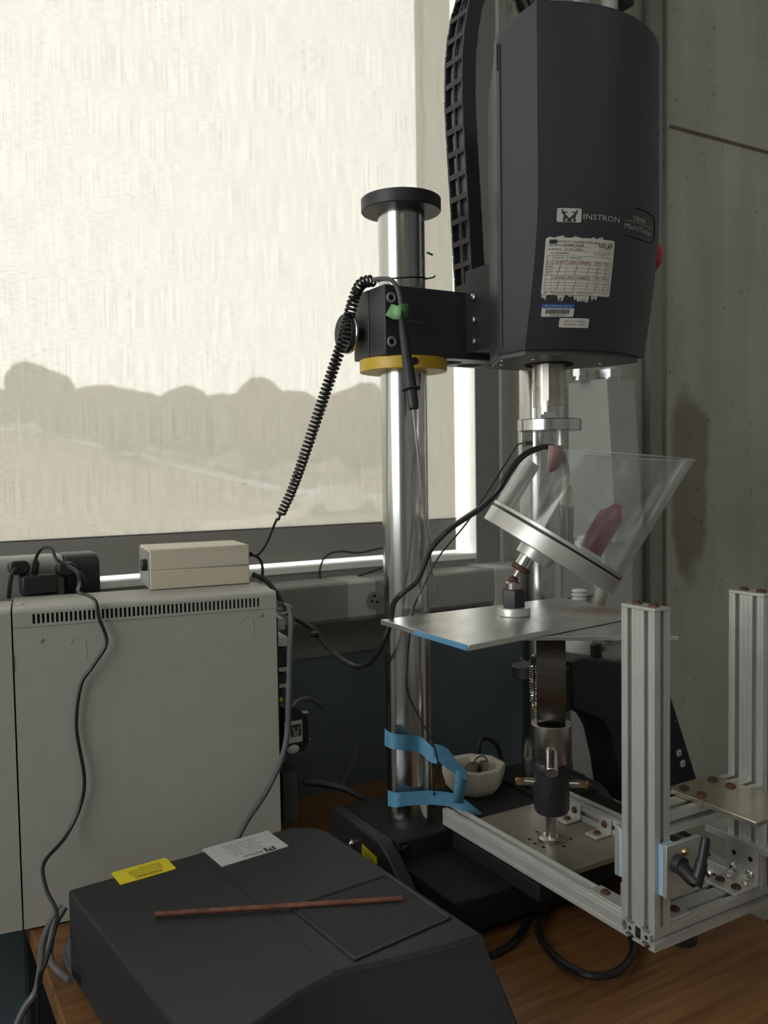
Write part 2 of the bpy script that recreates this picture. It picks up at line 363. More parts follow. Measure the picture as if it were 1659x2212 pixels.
m.build('window_frame', GRYJ, w2); M().box(-2.262, -2.258, LW[0] + .01, LW[1] - .01, LW[2] + .01, LW[3] - .01).build('pane', GLASS, w2)
area_light('left_window_portal', (-2.21, (LW[0] + LW[1]) / 2, (LW[2] + LW[3]) / 2), (0, math.radians(-90), 0), LW[3] - LW[2], LW[1] - LW[0], 1, portal=True)
struct(M().box(3.2, 3.3, -3.1, YW - .01, FZ, 1.62).build('wall_right', WALLW))
struct(M().box(-2.3, 3.3, -3.2, -3.1, FZ, 1.62).build('wall_back', WALLW))
struct(M().box(-2.3, 3.3, -3.2, YW + .215, FZ - .1, FZ).build('floor', FLOORM))
struct(M().box(-2.3, 3.3, -3.2, YW + .215, 1.62, 1.72).build('ceiling', CEILM))
win = struct(thing('window_1', 'wide fixed window behind the roller shade', 'window', (-.43, YW + .215, ZS)))
wfm = M()
for a in ((XL, XJ, ZS, ZS + .012), (XL, XJ, ZT - .03, ZT), (XL, XL + .03, ZS, ZT), (XJ - .012, XJ, ZS, ZT)):
    wfm.box(a[0], a[1], YW + .19, YW + .212, a[2], a[3])
wfm.build('window_frame', GRYJ, win)
M().box(XL + .01, XJ - .005, YW + .200, YW + .204, ZS + .005, ZT - .01).build('pane', GLASS, win)

# roller shade
SY = 1.64; SXR = 1.158; SZ = -.119
sh = thing('roller_shade', 'sheer cream solar roller shade covering the window', 'shade', (-.4, SY, ZS))
M().grid([[(-1.9, SY, SZ), (SXR, SY, SZ)], [(-1.9, SY, 1.40), (SXR, SY, 1.40)]]).build('fabric', shade_fabric(), sh, fixn=False)
hb = M().box(-1.9, SXR - .002, SY - .005, SY + .006, -.1915, SZ - .001).build('hem_bar', HEM, sh, bevel=.002)
hb['label'] = 'grey bottom bar pocket'
M().box(-1.9, SXR, SY - .0035, SY + .0035, SZ - .003, SZ + .002).build('hem_seam', RUBG, sh)
M().cyl((-1.95, SY, 1.43), (SXR + .02, SY, 1.43), .03).build('roller', HEM, sh)

# ================================================================ outdoors
def ghill(x, y):
    d = math.hypot(x, y); az = math.degrees(math.atan2(x, y))
    wl_ = 1.0 - .72 * max(0, min(1, (az - 2) / 22)); t = max(0, min(1, (d - 22) / 68)); t = t * t * (3 - 2 * t)
    z = -3.0 + 8.6 * t * wl_
    if d > 90: z += (7.0 - 2.0 * wl_) * min(1, (d - 90) / 75)
    return z + .25 * math.sin(x * .09 + 1) * math.cos(y * .07)
def gpoint(d, ang): x, y = d * math.sin(ang), d * math.cos(ang); return V((x, y, ghill(x, y)))
rows = []
for i in range(40):
    d = 4 + (i / 39) ** 1.6 * 170
    rows.append([gpoint(d, math.radians(-55 + 115 * k / 50)) for k in range(51)])
GRASS = mat('lawn', (0.20, 0.185, 0.085), .9, var=.45, vscale=.22)
o = struct(M().grid(rows).build('ground', GRASS, fixn=False))
PATHM = mat('pale_path', (.58, .58, .60), .9, var=.1, vscale=.5)
SANDM = mat('dry_sand', (.48, .41, .28), .9, var=.15, vscale=.4)
def hit(x, y):          # where a line of sight meets the lawn
    r_ = ray(x, y); h = math.hypot(r_.x, r_.y); d = 6.0
    while d < 168 and r_.z / h * d > ghill(r_.x / h * d, r_.y / h * d): d += .5
    return d, math.atan2(r_.x, r_.y)
def ribbon(pix, half, name, m, lift=.05):
    P = spline([V((*hit(x, y), 0)) for x, y in pix], 6)
    L, R = [], []
    for p in P:
        L.append(gpoint(p.x - half, p.y) + V((0, 0, lift))); R.append(gpoint(p.x + half, p.y) + V((0, 0, lift)))
    return struct(M().grid([L, R]).build(name, m, fixn=False))
ribbon([(-250, 915), (-60, 920), (60, 935), (200, 962), (350, 1000), (480, 1030), (640, 1062), (800, 1078), (960, 1085)], 2.2, 'path', PATHM)
ribbon([(430, 1150), (560, 1135), (680, 1105), (800, 1100), (960, 1105)], 2.6, 'ground', SANDM, .08)
LEAF = [mat('foliage_olive', (.085, .080, .035), .9, var=.4, vscale=1.5), mat('foliage_brown', (.12, .092, .045), .9, var=.4, vscale=1.5)]
BARK = mat('bark', (.06, .045, .03), .9)
def tree(xp, ytop, dist, w, k, label):
    r_ = ray(xp, 1000); a = math.atan2(r_.x, r_.y); b = gpoint(dist, a)
    top = ray(xp, ytop); top = top * (dist / math.hypot(top.x, top.y)); h = max(2.5, top.z - b.z)
    t = thing('tree', label, 'tree', b, 'trees beyond the lawn')
    M().cyl(b - V((0, 0, .3)), b + V((0, 0, h * .4)), .25, .15, 8).build('trunk', BARK, t)
    bm = bmesh.new(); bmesh.ops.create_icosphere(bm, subdivisions=3, radius=1.0)
    rnd = random.Random(xp); off = [V((rnd.uniform(-.5, .5), rnd.uniform(-.5, .5), rnd.uniform(-.4, .4))) for _ in range(7)]
    m = M(); vs_ = []
    for v in bm.verts:
        s = 1 + .22 * sum(math.sin(4 * v.co.dot(q.normalized()) + 3 * q.x) for q in off) / 3 + rnd.uniform(-.06, .06)
        vs_.append(b + V((v.co.x * w * s, v.co.y * w * s, h * .56 + v.co.z * h * .46 * s)))
    m.add(vs_, [tuple(q.index for q in f.verts) for f in bm.faces]); bm.free()
    m.build('crown', LEAF[k], t)
TR = ((-150, 840, 84, 8, 0, 'olive tree past the far left edge of the lawn'), (15, 845, 78, 3.6, 0, 'small round olive tree at the left end of the tree line'),
             (105, 795, 80, 3.8, 0, 'tallest tree at the left of the skyline, rounded crown'), (210, 835, 82, 5.0, 1, 'broad brownish tree right of the tallest one'),
             (300, 838, 80, 4.2, 0, 'olive tree in the middle of the left clump'), (345, 865, 66, 3.2, 0, 'low dark tree where the clump dips'),
             (415, 842, 60, 2.9, 0, 'dark pointed tree standing alone before the far bank'), (480, 850, 88, 5.5, 1, 'brown tree behind the pointed dark tree'),
             (570, 835, 92, 4.5, 1, 'brown bushy tree left of the coiled cord'), (660, 850, 90, 5.5, 1, 'wide brown tree seen behind the coiled cord'),
             (770, 845, 92, 5.5, 1, 'brown tree between coiled cord and steel column'), (900, 850, 92, 7, 0, 'olive tree seen right of the steel column'), (1060, 850, 94, 8, 0, 'olive tree hidden behind the window jamb'))
for i, a_ in enumerate(TR):
    tree(a_[0], a_[1], (70, 92, 80, 104)[i % 4], min(a_[3], (3.0, 4.0, 3.4, 4.6)[i % 4]), a_[4], a_[5])
for i, (xp, d, lab) in enumerate(((505, 74, 'tiny white car on the far bank between the trees'), (735, 46, 'pale car parked on the path left of the steel column'))):
    r_ = ray(xp, 1000); a = math.atan2(r_.x, r_.y); b = gpoint(d, a)
    t = thing('car', lab, 'car', b)
    sx = V((math.cos(.3), -math.sin(.3), 0)); sy = V((math.sin(.3), math.cos(.3), 0)); u = V((0, 0, 1))
    M().prism([(-2.1, .3), (2.1, .3), (2.1, .8), (1.3, .9), (.7, 1.4), (-1.0, 1.4), (-1.7, .9), (-2.1, .8)], b - sy * .85, sx, u, sy * 1.7).build('body', WHITE, t)
    for wx in (-1.3, 1.3):
        for wy in (-.8, .8): M().cyl(b + sx * wx + sy * (wy - .1) + u * .32, b + sx * wx + sy * (wy + .1) + u * .32, .32, n=12).build('wheel', RUB, t)

# ================================================================ wall raceway and what plugs in
rc = thing('wall_raceway', 'long grey wall raceway with one round outlet below the window', 'raceway', (.8, 1.55, -.301))
def rprof(z0, z1, y0, y1): return [(y1, z0), (y0 + .006, z0), (y0, z0 + .008), (y0, z1 - .004), (y0 + .004, z1), (y1, z1)]
for x0, x1, nm in ((-1.9, .262, 'cover'), (.264, .797, 'cover'), (.8625, 1.16, 'cover')):
    M().prism(rprof(-.301, -.223, 1.50, 1.597), (x0, 0, 0), (0, 1, 0), (0, 0, 1), (x1 - x0, 0, 0)).build(nm, GRYP, rc)
x0 = .797
M().prism(rprof(-.301, -.223, 1.499, 1.597), (.7975, 0, 0), (0, 1, 0), (0, 0, 1), (.0635, 0, 0)).build('outlet_plate', GRYT, rc)
op = aty(808, 1297, 1.499)
M().cyl(op + V((0, .004, 0)), op + V((0, -.0025, 0)), .0175, n=28).build('outlet', GRYJ, rc)
for dx, dz, r in ((-.006, -.001, .0028), (.006, -.003, .0028), (0, .009, .003)):
    M().cyl(op + V((dx, -.002, dz)), op + V((dx, -.0032, dz)), r, n=10).build('outlet_slot', HOLE, rc)
text(M(), 'ISO GRD', op.x - .012, op.x + .012, -.234, -.2305, lambda u, v: V((u, 1.4986, v))).build('lettering', INKG, rc)
M().prism([(1.497, -.305), (1.497, -.226), (1.502, -.221), (1.599, -.221), (1.599, -.305)], (1.161, 0, 0), (0, 1, 0), (0, 0, 1), (.30, 0, 0)).build('end_elbow', GRYT, rc)['label'] = 'lighter grey elbow cover'

ps = thing('plug_strip', 'rounded grey plug strip with dark end cap behind the beige cabinet', 'power strip', (-.1, 1.50, -.222))
M().prism(rrect(.075, .086, .018, cx=1.505, cy=-.176), (-.7, 0, 0), (0, 1, 0), (0, 0, 1), (.962, 0, 0)).build('housing', GRYP, ps)
M().prism(rrect(.0765, .0875, .02, cx=1.505, cy=-.176), (.262, 0, 0), (0, 1, 0), (0, 0, 1), (.058, 0, 0)).build('end_cap', BLKM, ps, bevel=.006, seg=3)['label'] = 'dark grey end cap'
def plugpos(x, y, Y=1.462): return aty(x, y, Y)
b = plugpos(80, 1258)
ad = thing('power_adapter', 'black block adapter plugged into the strip, its cord looping over the cabinet', 'adapter', (b.x, b.y, b.z - .017))
M().box(b.x - .027, b.x + .027, 1.430, 1.466, b.z - .017, b.z + .015).build('body', RUB, ad, bevel=.004)
D = px([(75, 1240, 1.445), (78, 1205, 1.43), (92, 1184, 1.41), (112, 1186, 1.40), (122, 1208, 1.39), (150, 1224, 1.38), (168, 1240, 1.36), (171, 1262, 1.345), (168, 1278, 1.315)])
D += px([(190, 1286, 1.303), (207, 1300, 1.286), (214, 1335, 1.283), (230, 1388, 1.28), (200, 1440, 1.283), (175, 1480, 1.288), (165, 1570, 1.29), (182, 1680, 1.286),
         (172, 1745, 1.288), (140, 1810, 1.28), (95, 1865, 1.24), (100, 1920, 1.20), (122, 1968, 1.16), (118, 2010, 1.13), (100, 2075, 1.10), (85, 2120, 1.10), (84, 2230, 1.12)])
M().tube(spline(D, 8), .0026, 8).build('cord', RUB, ad)
M().tube(px([(75, 1242, 1.447), (78, 1212, 1.434)]), .005, 10).build('strain_relief', RUB, ad)
for (x, y, lab) in ((38, 1224, 'black plug at the left end of the strip, beside the adapter'), (140, 1228, 'black plug at the right end of the strip near the end cap')):
    b = plugpos(x, y)
    p = thing('power_plug', lab, 'plug', (b.x, 1.46, b.z - .014))
    M().prism(rrect(.030, .022, .009, cx=b.x, cy=b.z), (0, 1.440, 0), (1, 0, 0), (0, 0, 1), (0, .026, 0)).build('body', RUB, p, bevel=.003)
    s = [V((b.x - .004, 1.442, b.z)), V((b.x - .008, 1.434, b.z - .002)), V((b.x - .014, 1.430, b.z - .012)), V((b.x - .018, 1.436, b.z - .045))] if x < 60 else [V((b.x + .004, 1.442, b.z)), V((b.x + .012, 1.434, b.z - .003)), V((b.x + .022, 1.436, b.z - .014)), V((b.x + .026, 1.446, b.z - .040))]
    M().tube(spline(s, 6), .0035, 8).build('cord', RUB, p)

# ================================================================ desk
DZ = -.655
dk = thing('desk', 'wooden desk with orange brown grained top under the test machine', 'desk', (.62, .95, FZ))
M().box(.172, 1.078, .36, 1.56, DZ - .032, DZ).build('desktop', WOODW, dk, bevel=.003)
for x in (.21, 1.04):
    for y in (.42, 1.5): M().box(x - .022, x + .022, y - .022, y + .022, FZ, DZ - .032).build('leg', BLKM, dk)
for y in (.41, 1.49): M().box(.21, 1.04, y, y + .02, DZ - .10, DZ - .032).build('apron', BLKM, dk)
# chair beyond the desk edge
ch = thing('chair', 'maroon upholstered chair beyond the right edge of the desk', 'chair', (1.62, .86, FZ))
M().prism(rrect(.46, .46, .06, cx=1.60, cy=.86), (0, 0, FZ + .42), (1, 0, 0), (0, 1, 0), (0, 0, .07)).build('seat', MAROON, ch, bevel=.02, seg=3)
M().prism(rrect(.44, .36, .06, cx=.86, cy=FZ + .75), (1.80, 0, 0), (0, 1, 0), (0, 0, 1), (.05, 0, 0)).build('backrest', MAROON, ch, bevel=.015, seg=3)
for x in (1.42, 1.80):
    for y in (.68, 1.04): M().cyl((x, y, FZ), (x, y, FZ + (.42 if x < 1.7 else .7)), .012).build('leg', BLKM, ch)

# ================================================================ controller cabinet (beige)
A0 = V((.1466, 1.3111, 0)); cu_, cn_ = V((.98927, -.14608, 0)), V((.14608, .98927, 0))
def C(u, n, z): return A0 + cu_ * (u + .0466) + cn_ * n + V((0, 0, z))
CB, CT, CD = -.651, -.190, .125
cab = thing('controller_cabinet', 'tall beige metal controller cabinet with a row of vent slots', 'cabinet', C(.1, .06, DZ))
def cbox(m, u0, u1, n0, n1, z0, z1):
    c = (C(u0, n0, z0) + C(u1, n1, z1)) / 2
    return m.obox(c, cu_ * ((u1 - u0) / 2), cn_ * ((n1 - n0) / 2), V((0, 0, (z1 - z0) / 2)))
cv = M()
VZ0, VZ1 = -.2125, -.1985
cbox(cv, -.030, .350, 0, .004, CB, -.2155)
cv2 = M()
U0, U1, NS = -.004, .326, 53
cbox(cv2, -.030, U0, -.0012, .003, -.2165, -.1955); cbox(cv2, U1, .350, -.0012, .003, -.2165, -.1955)
cbox(cv2, U0, U1, -.0012, .003, -.2165, VZ0); 
step = (U1 - U0) / NS
for k in range(NS): cbox(cv2, U0 + k * step + step * .52, U0 + (k + 1) * step, -.0012, .003, VZ0, VZ1)
cbox(cv2, U0, U1, -.0012, .003, VZ1, -.1955)
q = [(-.0012, -.1955), (.0, -.1925), (.004, CT), (CD, CT), (CD, CT - .003), (.006, CT - .004), (.002, -.1955)]
cv2.prism([(a, b) for a, b in q], C(-.030, 0, 0), cn_, V((0, 0, 1)), cu_ * .380)
M_ = cv.build('side_panel', BEI, cab); cv2.build('top_cover', BEI, cab, ang=50)
inn = M(); cbox(inn, -.028, .345, .006, CD, CB, CT - .006); inn.build('chassis', HOLE, cab)
lf = M(); LD = .092; cbox(lf, -.42, -.0322, 0, LD, CB, -.1955)
lf.prism([(0, -.1955), (.001, -.1925), (.005, CT), (LD, CT), (LD, -.1955)], C(-.42, 0, 0), cn_, V((0, 0, 1)), cu_ * .3878)
lf.build('front_bezel', BEI, cab, ang=50)
for u, z in ((.006, -.237), (.325, -.226)):
    c = C(u, 0, z); M().lathe([(.0036, 0), (.0036, .0008), (.0026, .0012)], c, -cn_, 12).build('screw', GRYP, cab)
for u, z in ((-.02, -.1895),):
    c = C(u, .045, z); M().lathe([(.005, 0), (.004, .0012)], c, V((0, 0, 1)), 12).build('screw', GRYT, cab)
for u, z in ((.055, -.243), (.302, -.233)):   # pressed keyhole emboss
    pts = [C(u - .010, 0, z - .004), C(u - .006, 0, z + .004), C(u + .002, 0, z + .007), C(u + .009, 0, z + .003), C(u + .011, 0, z - .006), C(u + .011, 0, z - .026)]
    M().tube(spline(pts, 5), .0006, 6).build('emboss', BEI, cab)
M().obox(C(-.0312, -.0002, -.267), cu_ * .0012, cn_ * .0008, V((0, 0, .012))).build('latch_slot', HOLE, cab)
# connectors on its right-hand end
def cconn(u0, u1, n0, n1, z0, z1, name, m): cbox(M(), u0, u1, n0, n1, z0, z1).build(name, m, cab, bevel=.001)
cconn(.350, .358, .02, .11, -.44, -.235, 'rear_panel', BLKM)
for z0, z1, m, w in ((-.258, -.240, GRYT, .014), (-.285, -.270, WHITE, .018), (-.318, -.288, BLKM, .016), (-.326, -.319, BEI2, .017), (-.345, -.330, BLKM, .014),
                     (-.352, -.346, BEI2, .016), (-.366, -.356, BLKM, .010), (-.374, -.369, YELL, .008)):
    cconn(.358, .358 + w, .03, .09, z0, z1, 'connector', m)
cconn(.360, .384, .02, .075, -.572, -.490, 'cable_box', mat('brown_connector', (.06, .05, .045), .6)); cconn(.352, .376, .0, .05, -.645, -.600, 'connector', RUB); cconn(.3765, .380, .005, .03, -.625, -.603, 'connector', WHITE)
cconn(.372, .402, .002, .012, -.636, -.630, 'red_tab', REDT)
for k, dz in enumerate((0, .009)):
    s = [C(.355, .03, -.211 - dz), C(.372, .03, -.216 - dz * .6), C(.386, .03, -.224 - dz * .4), C(.372, .034, -.2245 - dz * .8), C(.352, .036, -.222 - dz)]
    M().tube(spline(s, 6), .0016, 6).build('wire_handle', CHROMEB, cab)
# connector hood with the logo plate
def logo(m, x0, x1, y0, y1, place):   # two leaning figures pulling on a cross
    w, h = x1 - x0, y1 - y0
    def P(a, b): return place(x0 + w * a, y0 + h * b)
    for s in (0, 1):
        fx = (lambda a: a) if s == 0 else (lambda a: 1 - a)
        for poly in ([(.12, .72), (.20, .78), (.66, .02), (.50, .02)], [(.16, .80), (.42, .74), (.42, .68), (.16, .68)],
                     [(.24, .58), (.34, .46), (.31, .02), (.21, .02)], [(.12, .84), (.15, .93), (.20, .92), (.22, .83), (.17, .78)]):
            m.add([P(fx(a), b) for a, b in poly], [tuple(range(len(poly)))])
    return m
hd = thing('connector_hood', 'black angular connector hood with white logo plate behind the cabinet', 'connector', aty(635, 1610, 1.31))
HY = 1.30
def hp(x, y, Y=HY): return aty(x, y, Y)
pl = [hp(613, 1530), hp(640, 1528), hp(664, 1548), hp(668, 1600), hp(655, 1622), hp(613, 1628)]
m = M(); n = len(pl); m.add(pl + [p + V((0, .03, 0)) for p in pl], [tuple(range(n)), tuple(range(2 * n - 1, n - 1, -1))] + [(k, (k + 1) % n, (k + 1) % n + n, k + n) for k in range(n)])
m.build('body', RUB, hd)
c0 = hp(615, 1608, HY - .001); 
def hpl(u, v): return V((c0.x + u, HY - .0016, c0.z + v))
M().prism([(0, 0), (.032, 0), (.032, .036), (0, .036)], hpl(0, 0), (1, 0, 0), (0, 0, 1), (0, .0016, 0)).build('logo_plate', PAPER, hd)
M().prism([(.011, .010), (.030, .010), (.030, .030), (.011, .030)], hpl(0, 0) - V((0, .0003, 0)), (1, 0, 0), (0, 0, 1), (0, .0003, 0)).build('logo_ground', INK, hd)
logo(M(), .012, .029, .011, .029, lambda u, v: hpl(u, v) - V((0, .0007, 0))).build('logo', INKW, hd)
for x, y in ((664, 1543), (668, 1602)):
    c = hp(x, y); M().cyl(c + V((-.008, .012, 0)), c + V((.006, .012, 0)), .003, n=10).build('thumbscrew', CHROMEB, hd)
c = hp(632, 1618); M().sphere(c + V((0, -.002, 0)), .011, sc=(1, .4, .7)).build('strain_clip', WHITE, hd)
M().tube(spline(px([(628, 1532, 1.31), (640, 1516, 1.33), (668, 1510, 1.36), (700, 1530, 1.38), (735, 1570, 1.38), (765, 1608, 1.38), (768, 1632, 1.37), (745, 1680, 1.36), (742, 1700, 1.35)]), 8),
         [.004] * 24 + [.0012] * 41, 6).build('cord', RUBG, hd)
hd.location = hd.location

# small cream box on the cabinet
sb = thing('meter_box', 'small cream instrument box with black dial on top of the cabinet', 'instrument', (.45, 1.39, CT))
bu, bn = V((.9925, -.122, 0)), V((.122, .9925, 0)); B0 = atz(325, 1276, CT)
def bb(m, u0, u1, n0, n1, z0, z1):
    c = B0 + bu * ((u0 + u1) / 2) + bn * ((n0 + n1) / 2) + V((0, 0, (z0 + z1) / 2)); return m.obox(c, bu * ((u1 - u0) / 2), bn * ((n1 - n0) / 2), V((0, 0, (z1 - z0) / 2)))
BL = .163; BDp = .108; BH = .066
bb(M(), 0, BL, 0, BDp, .001, BH * .48).build('lower_shell', BEI2, sb, bevel=.0015)
bb(M(), 0, BL, -.0008, BDp, BH * .4815, BH).build('upper_shell', BEI2, sb, bevel=.002)
bb(M(), -.0016, .0002, .003, BDp - .003, .004, BH - .004).build('end_panel', GRYP, sb)
c = B0 + bu * -.001 + bn * .020 + V((0, 0, .040))
M().lathe([(.010, 0), (.010, .008), (.0085, .010)], c, -bu, 24).build('dial_knob', RUB, sb)
for a in (.01, BL - .01):
    for nn in (.01, BDp - .01): M().cyl(B0 + bu * a + bn * nn, B0 + bu * a + bn * nn + V((0, 0, .002)), .004, n=10).build('foot', RUB, sb)
c = B0 + bu * BL + bn * .022 + V((0, 0, .048))
M().cyl(c, c + bu * .010, .006, .004).build('jack', RUB, sb)
M().tube(spline([c + bu * .008, c + bu * .022 + V((0, 0, -.008)), c + bu * .028 + V((0, 0, -.025)), c + bu * .026 + V((0, 0, -.048))], 8), .0026, 8).build('lead', RUB, sb)

# ================================================================ black power box with stickers
PT = -.530
pb = thing('power_unit', 'low black wedge fronted power unit lying on the desk', 'power unit', (.39, .95, DZ))
fe = [atz(x, y, PT) for x, y in ((1044, 2018), (955, 2046), (840, 2074), (730, 2099), (640, 2148), (550, 2212), (480, 2270), (420, 2320))]
top = [(.195, 1.139), (.455, 1.160), (.515, 1.162), (.540, 1.150), (.556, 1.124)] + [(p.x, p.y) for p in fe] + [(.246, .63)]
bot = [(x, y) for x, y in top[:5]] + [(x + .010 * (k == 5), y - (.080 if k > 4 else 0)) for k, (x, y) in enumerate(top) if k >= 5]
n = len(top)
m = M(); m.add([V((x, y, PT)) for x, y in top] + [V((x + (bx - x) * .07, y + (by - y) * .07, PT - .012)) for (x, y), (bx, by) in zip(top, bot)] + [V((x, y, -.642)) for x, y in bot],
               [tuple(range(n)), tuple(range(3 * n - 1, 2 * n - 1, -1))] + [(k, (k + 1) % n, (k + 1) % n + n, k + n) for k in range(n)] + [(k + n, (k + 1) % n + n, (k + 1) % n + 2 * n, k + 2 * n) for k in range(n)])
m.build('casing', BLKP, pb, bevel=.0035, seg=2)
wu, wv = V((.9975, .070, 0)), V((-.070, .9975, 0))
# lid seam and faint line
s0, s1 = V((.354 + .0185, 1.150, PT)), V((.402, .80, PT)); 
M().obox((s0 + s1) / 2 + V((0, 0, .0004)), (s1 - s0) / 2, V((.0007, .0001, 0)), V((0, 0, .0005))).build('seam', BLKM, pb)
# recessed vent with rough foam pad
r4 = [V((.418, .943, PT)), V((.556, .952, PT)), V((.563, .822, PT)), V((.430, .806, PT))]
def strip(a, b, w, h, nm, mm):
    d = (b - a).normalized(); nn = V((-d.y, d.x, 0)); M().obox((a + b) / 2 + V((0, 0, h / 2)), (b - a) / 2 + d * w, nn * w, V((0, 0, h / 2))).build(nm, mm, pb, bevel=.0007)
FOAM = mat('foam_filter', (.03, .03, .032), .95, bump=1.0, bscale=500, vscale=300, var=.5)
m = M(); rows = []
for j in range(2): rows.append([r4[0].lerp(r4[1], i) if j == 0 else r4[3].lerp(r4[2], i) for i in (0, 1)])
c4 = sum(r4, V()) / 4
m.add([c4 + (p - c4) * .97 + V((0, 0, .0015)) for p in r4] + [c4 + (p - c4) * .97 - V((0, 0, .002)) for p in r4], [(0, 1, 2, 3), (7, 6, 5, 4), (0, 4, 5, 1), (1, 5, 6, 2), (2, 6, 7, 3), (3, 7, 4, 0)])
m.build('foam_filter', FOAM, pb)
strip(r4[1], r4[2], .0022, .004, 'vent_rim', BLK); strip(r4[0], r4[1], .0032, .002, 'vent_rim', HOLE); strip(r4[0], r4[3], .0026, .002, 'vent_rim', BLKP); strip(r4[3], r4[2], .0026, .0022, 'vent_rim', BLKP)
for k in range(9):   # bottom side knobs of the left vent strip
    y = 1.11 - k * .055; 
    M().sphere((.199 + (1.139 - y) * .106, y, -.612), .006, 10, 6).build('side_stud', RUB, pb)
for x, y in ((.225, 1.10), (.52, 1.12), (.28, .66), (.55, .72)): M().lathe([(.013, 0), (.012, .014)], (x, y, DZ), (0, 0, 1), 16).build('rubber_foot', RUB, pb)
def pplace(o_): return lambda u, v: o_ + wu * u + wv * v
ws = V((.331, 1.1235, PT + .0012))
M().prism(rrect(.075, .040, .003, cx=-.0385, cy=.017), ws - V((0, 0, .0011)), wu, wv, (0, 0, .001)).build('warning_sticker', YELL, pb); wst = bpy.data.objects['warning_sticker']; wst['label'] = 'yellow rectangular warning sticker'
inv = lambda o_: (lambda u, v: o_ - wu * u - wv * v)
mw = text(M(), 'WARNING', .018, .054, -.008, .0, inv(ws + V((0, 0, .0002))))
mw.build('lettering', INK, wst)
ml = M()
for k in range(5): text(ml, ('UNPLUG POWER CORD BEFORE', 'REMOVING COVER OR SERVICE', 'REFER SERVICING TO TRAINED', 'SERVICE PERSONNEL ONLY', 'NO PARTS INSIDE')[k], .014, .058 - (k == 4) * .015, -.0175 - k * .0042 + .0045, -.0145 - k * .0042 + .0045, inv(ws + V((0, 0, .0002))))
ml.build('lettering', mat('warning_fine_print', (.25, .21, .02), .6), wst)
wl_ = V((.384, 1.093, PT + .0001))
M().prism([(0, 0), (.102, .003), (.102, .068), (-.001, .066)], wl_, wu, wv, (0, 0, .001)).build('rating_label', mat('silver_label', (.50, .52, .52), .4, var=.04), pb); rlb = bpy.data.objects['rating_label']; rlb['label'] = 'silver white rating label'
wp = lambda u, v: wl_ + wu * (.102 - u) + wv * (.066 - v) + V((0, 0, .0012))
ml = M(); text(ml, 'INSTRON', .038, .066, .0535, .060, lambda u, v: wp(u, v)); 
ml.build('lettering', INK, rlb)
m = M(); m.add([wp(a, b) for a, b in ((.018, .050), (.034, .050), (.034, .062), (.018, .062))], [(0, 1, 2, 3)]); m.build('logo_ground', INK, rlb)
logo(M(), .019, .033, .051, .061, lambda u, v: wp(u, v) + V((0, 0, .0003))).build('logo', PAPER, rlb)
ml = M()
for k, tx in enumerate(('MODEL NO.  2580-301', 'SERIAL NO.  H1748', '100-240V  50/60 HZ', 'MADE IN USA', '825 UNIVERSITY AVE NORWOOD MA', 'CE   CAUTION', 'FUSE 10A 250V')):
    text(ml, tx, .026 + .004 * (k % 3), .078 - .005 * (k % 2), .0445 - k * .0058, .0475 - k * .0058, wp)
ml.build('lettering', INKG, rlb)
r0, r1 = atz(335, 1975, PT + .0045), atz(868, 1941, PT + .006)
tag(M().tube([r0, r0.lerp(r1, .5), r1], .0033, 12).build('steel_rod', RUSTROD), 'thin rusty red steel rod lying across the black power unit', 'rod')

# ================================================================ test machine
MX, MY = .853, .97
CY, CX1, CX2, CR = 1.1486, .7152, .9908, .0360
tm = thing('test_machine', 'tall twin column materials testing machine with black drive head', 'test machine', (MX, 1.05, DZ))
# base
m = M().box(.755, 1.06, .885, 1.255, -.592, -.566).box(.66, .94, .945, 1.255, DZ + .012, -.592)
m.box(.656, .757, 1.088, 1.262, -.640, -.5585).box(.95, 1.06, 1.088, 1.262, -.640, -.5585)
m.build('base', BASEB, tm, bevel=.003)
def foot(xa, xb, nm, zt):
    M().prism([(1.262, DZ + .004), (1.262, zt), (1.106, zt), (1.085, zt - .010), (1.030, zt - .050), (.955, DZ + .010), (.94, DZ + .004)], (xa, 0, 0), (0, 1, 0), (0, 0, 1), (xb - xa, 0, 0)).build(nm, BLKP, tm, bevel=.003)
foot(.632, .6545, 'side_foot', -.5580); foot(1.0615, 1.084, 'side_foot', -.5580)
M().box(.7745, .965, .880, 1.092, -.566, -.5572).build('base_plate', BASEPL, tm, bevel=.001)['label'] = 'tarnished grey metal base plate'
for px_, py_ in ((1160, 1797), (1144, 1813), (1174, 1830), (1233, 1812), (1156, 1822), (1218, 1828)):
    c = atz(px_, py_, -.5571); M().cyl(c, c + V((0, 0, .0003)), .0028, n=12).build('bolt_hole', HOLE, tm)
for x in (.66, 1.04):
    for y in (1.0, 1.24): M().cyl((x, y, DZ), (x, y, DZ + .02), .014, n=16).build('foot', RUB, tm)
c = atz(762, 1822, -.605); M().sphere(V((.6305, 1.186, -.5905)), .0065).build('button', CHR, tm)
ky = aty(860, 1830, 1.0855)
M().lathe([(.0065, 0), (.0065, .002), (.0055, .0026), (.0036, .0026), (.0034, .0005), (0, .0005)], (.667, 1.0875, -.5715), (0, -1, 0), 18).build('socket_screw', mat('dull_screw', (.12, .11, .10), .4, 1.0), tm)
s0 = V((.6315, 1.120, -.5800))
sy_ = lambda u, v: s0 + V((0, -u, 0)) * .9 + V((-.0011, 0, v)) + V((0, 0, 0))
M().prism([(0, 0), (.045, -.004), (.047, -.022), (.0, -.017)], s0 + V((-.0005, .035, .0)), (0, -1, 0), (0, 0, 1), (.0008, 0, 0)).build('yellow_sticker', YELL, tm); yst = bpy.data.objects['yellow_sticker']
text(M(), 'CAUTION', .010, .036, -.013, -.007, lambda u, v: s0 + V((-.0011, .035 - u, v - u * .09))).build('lettering', INK, yst)
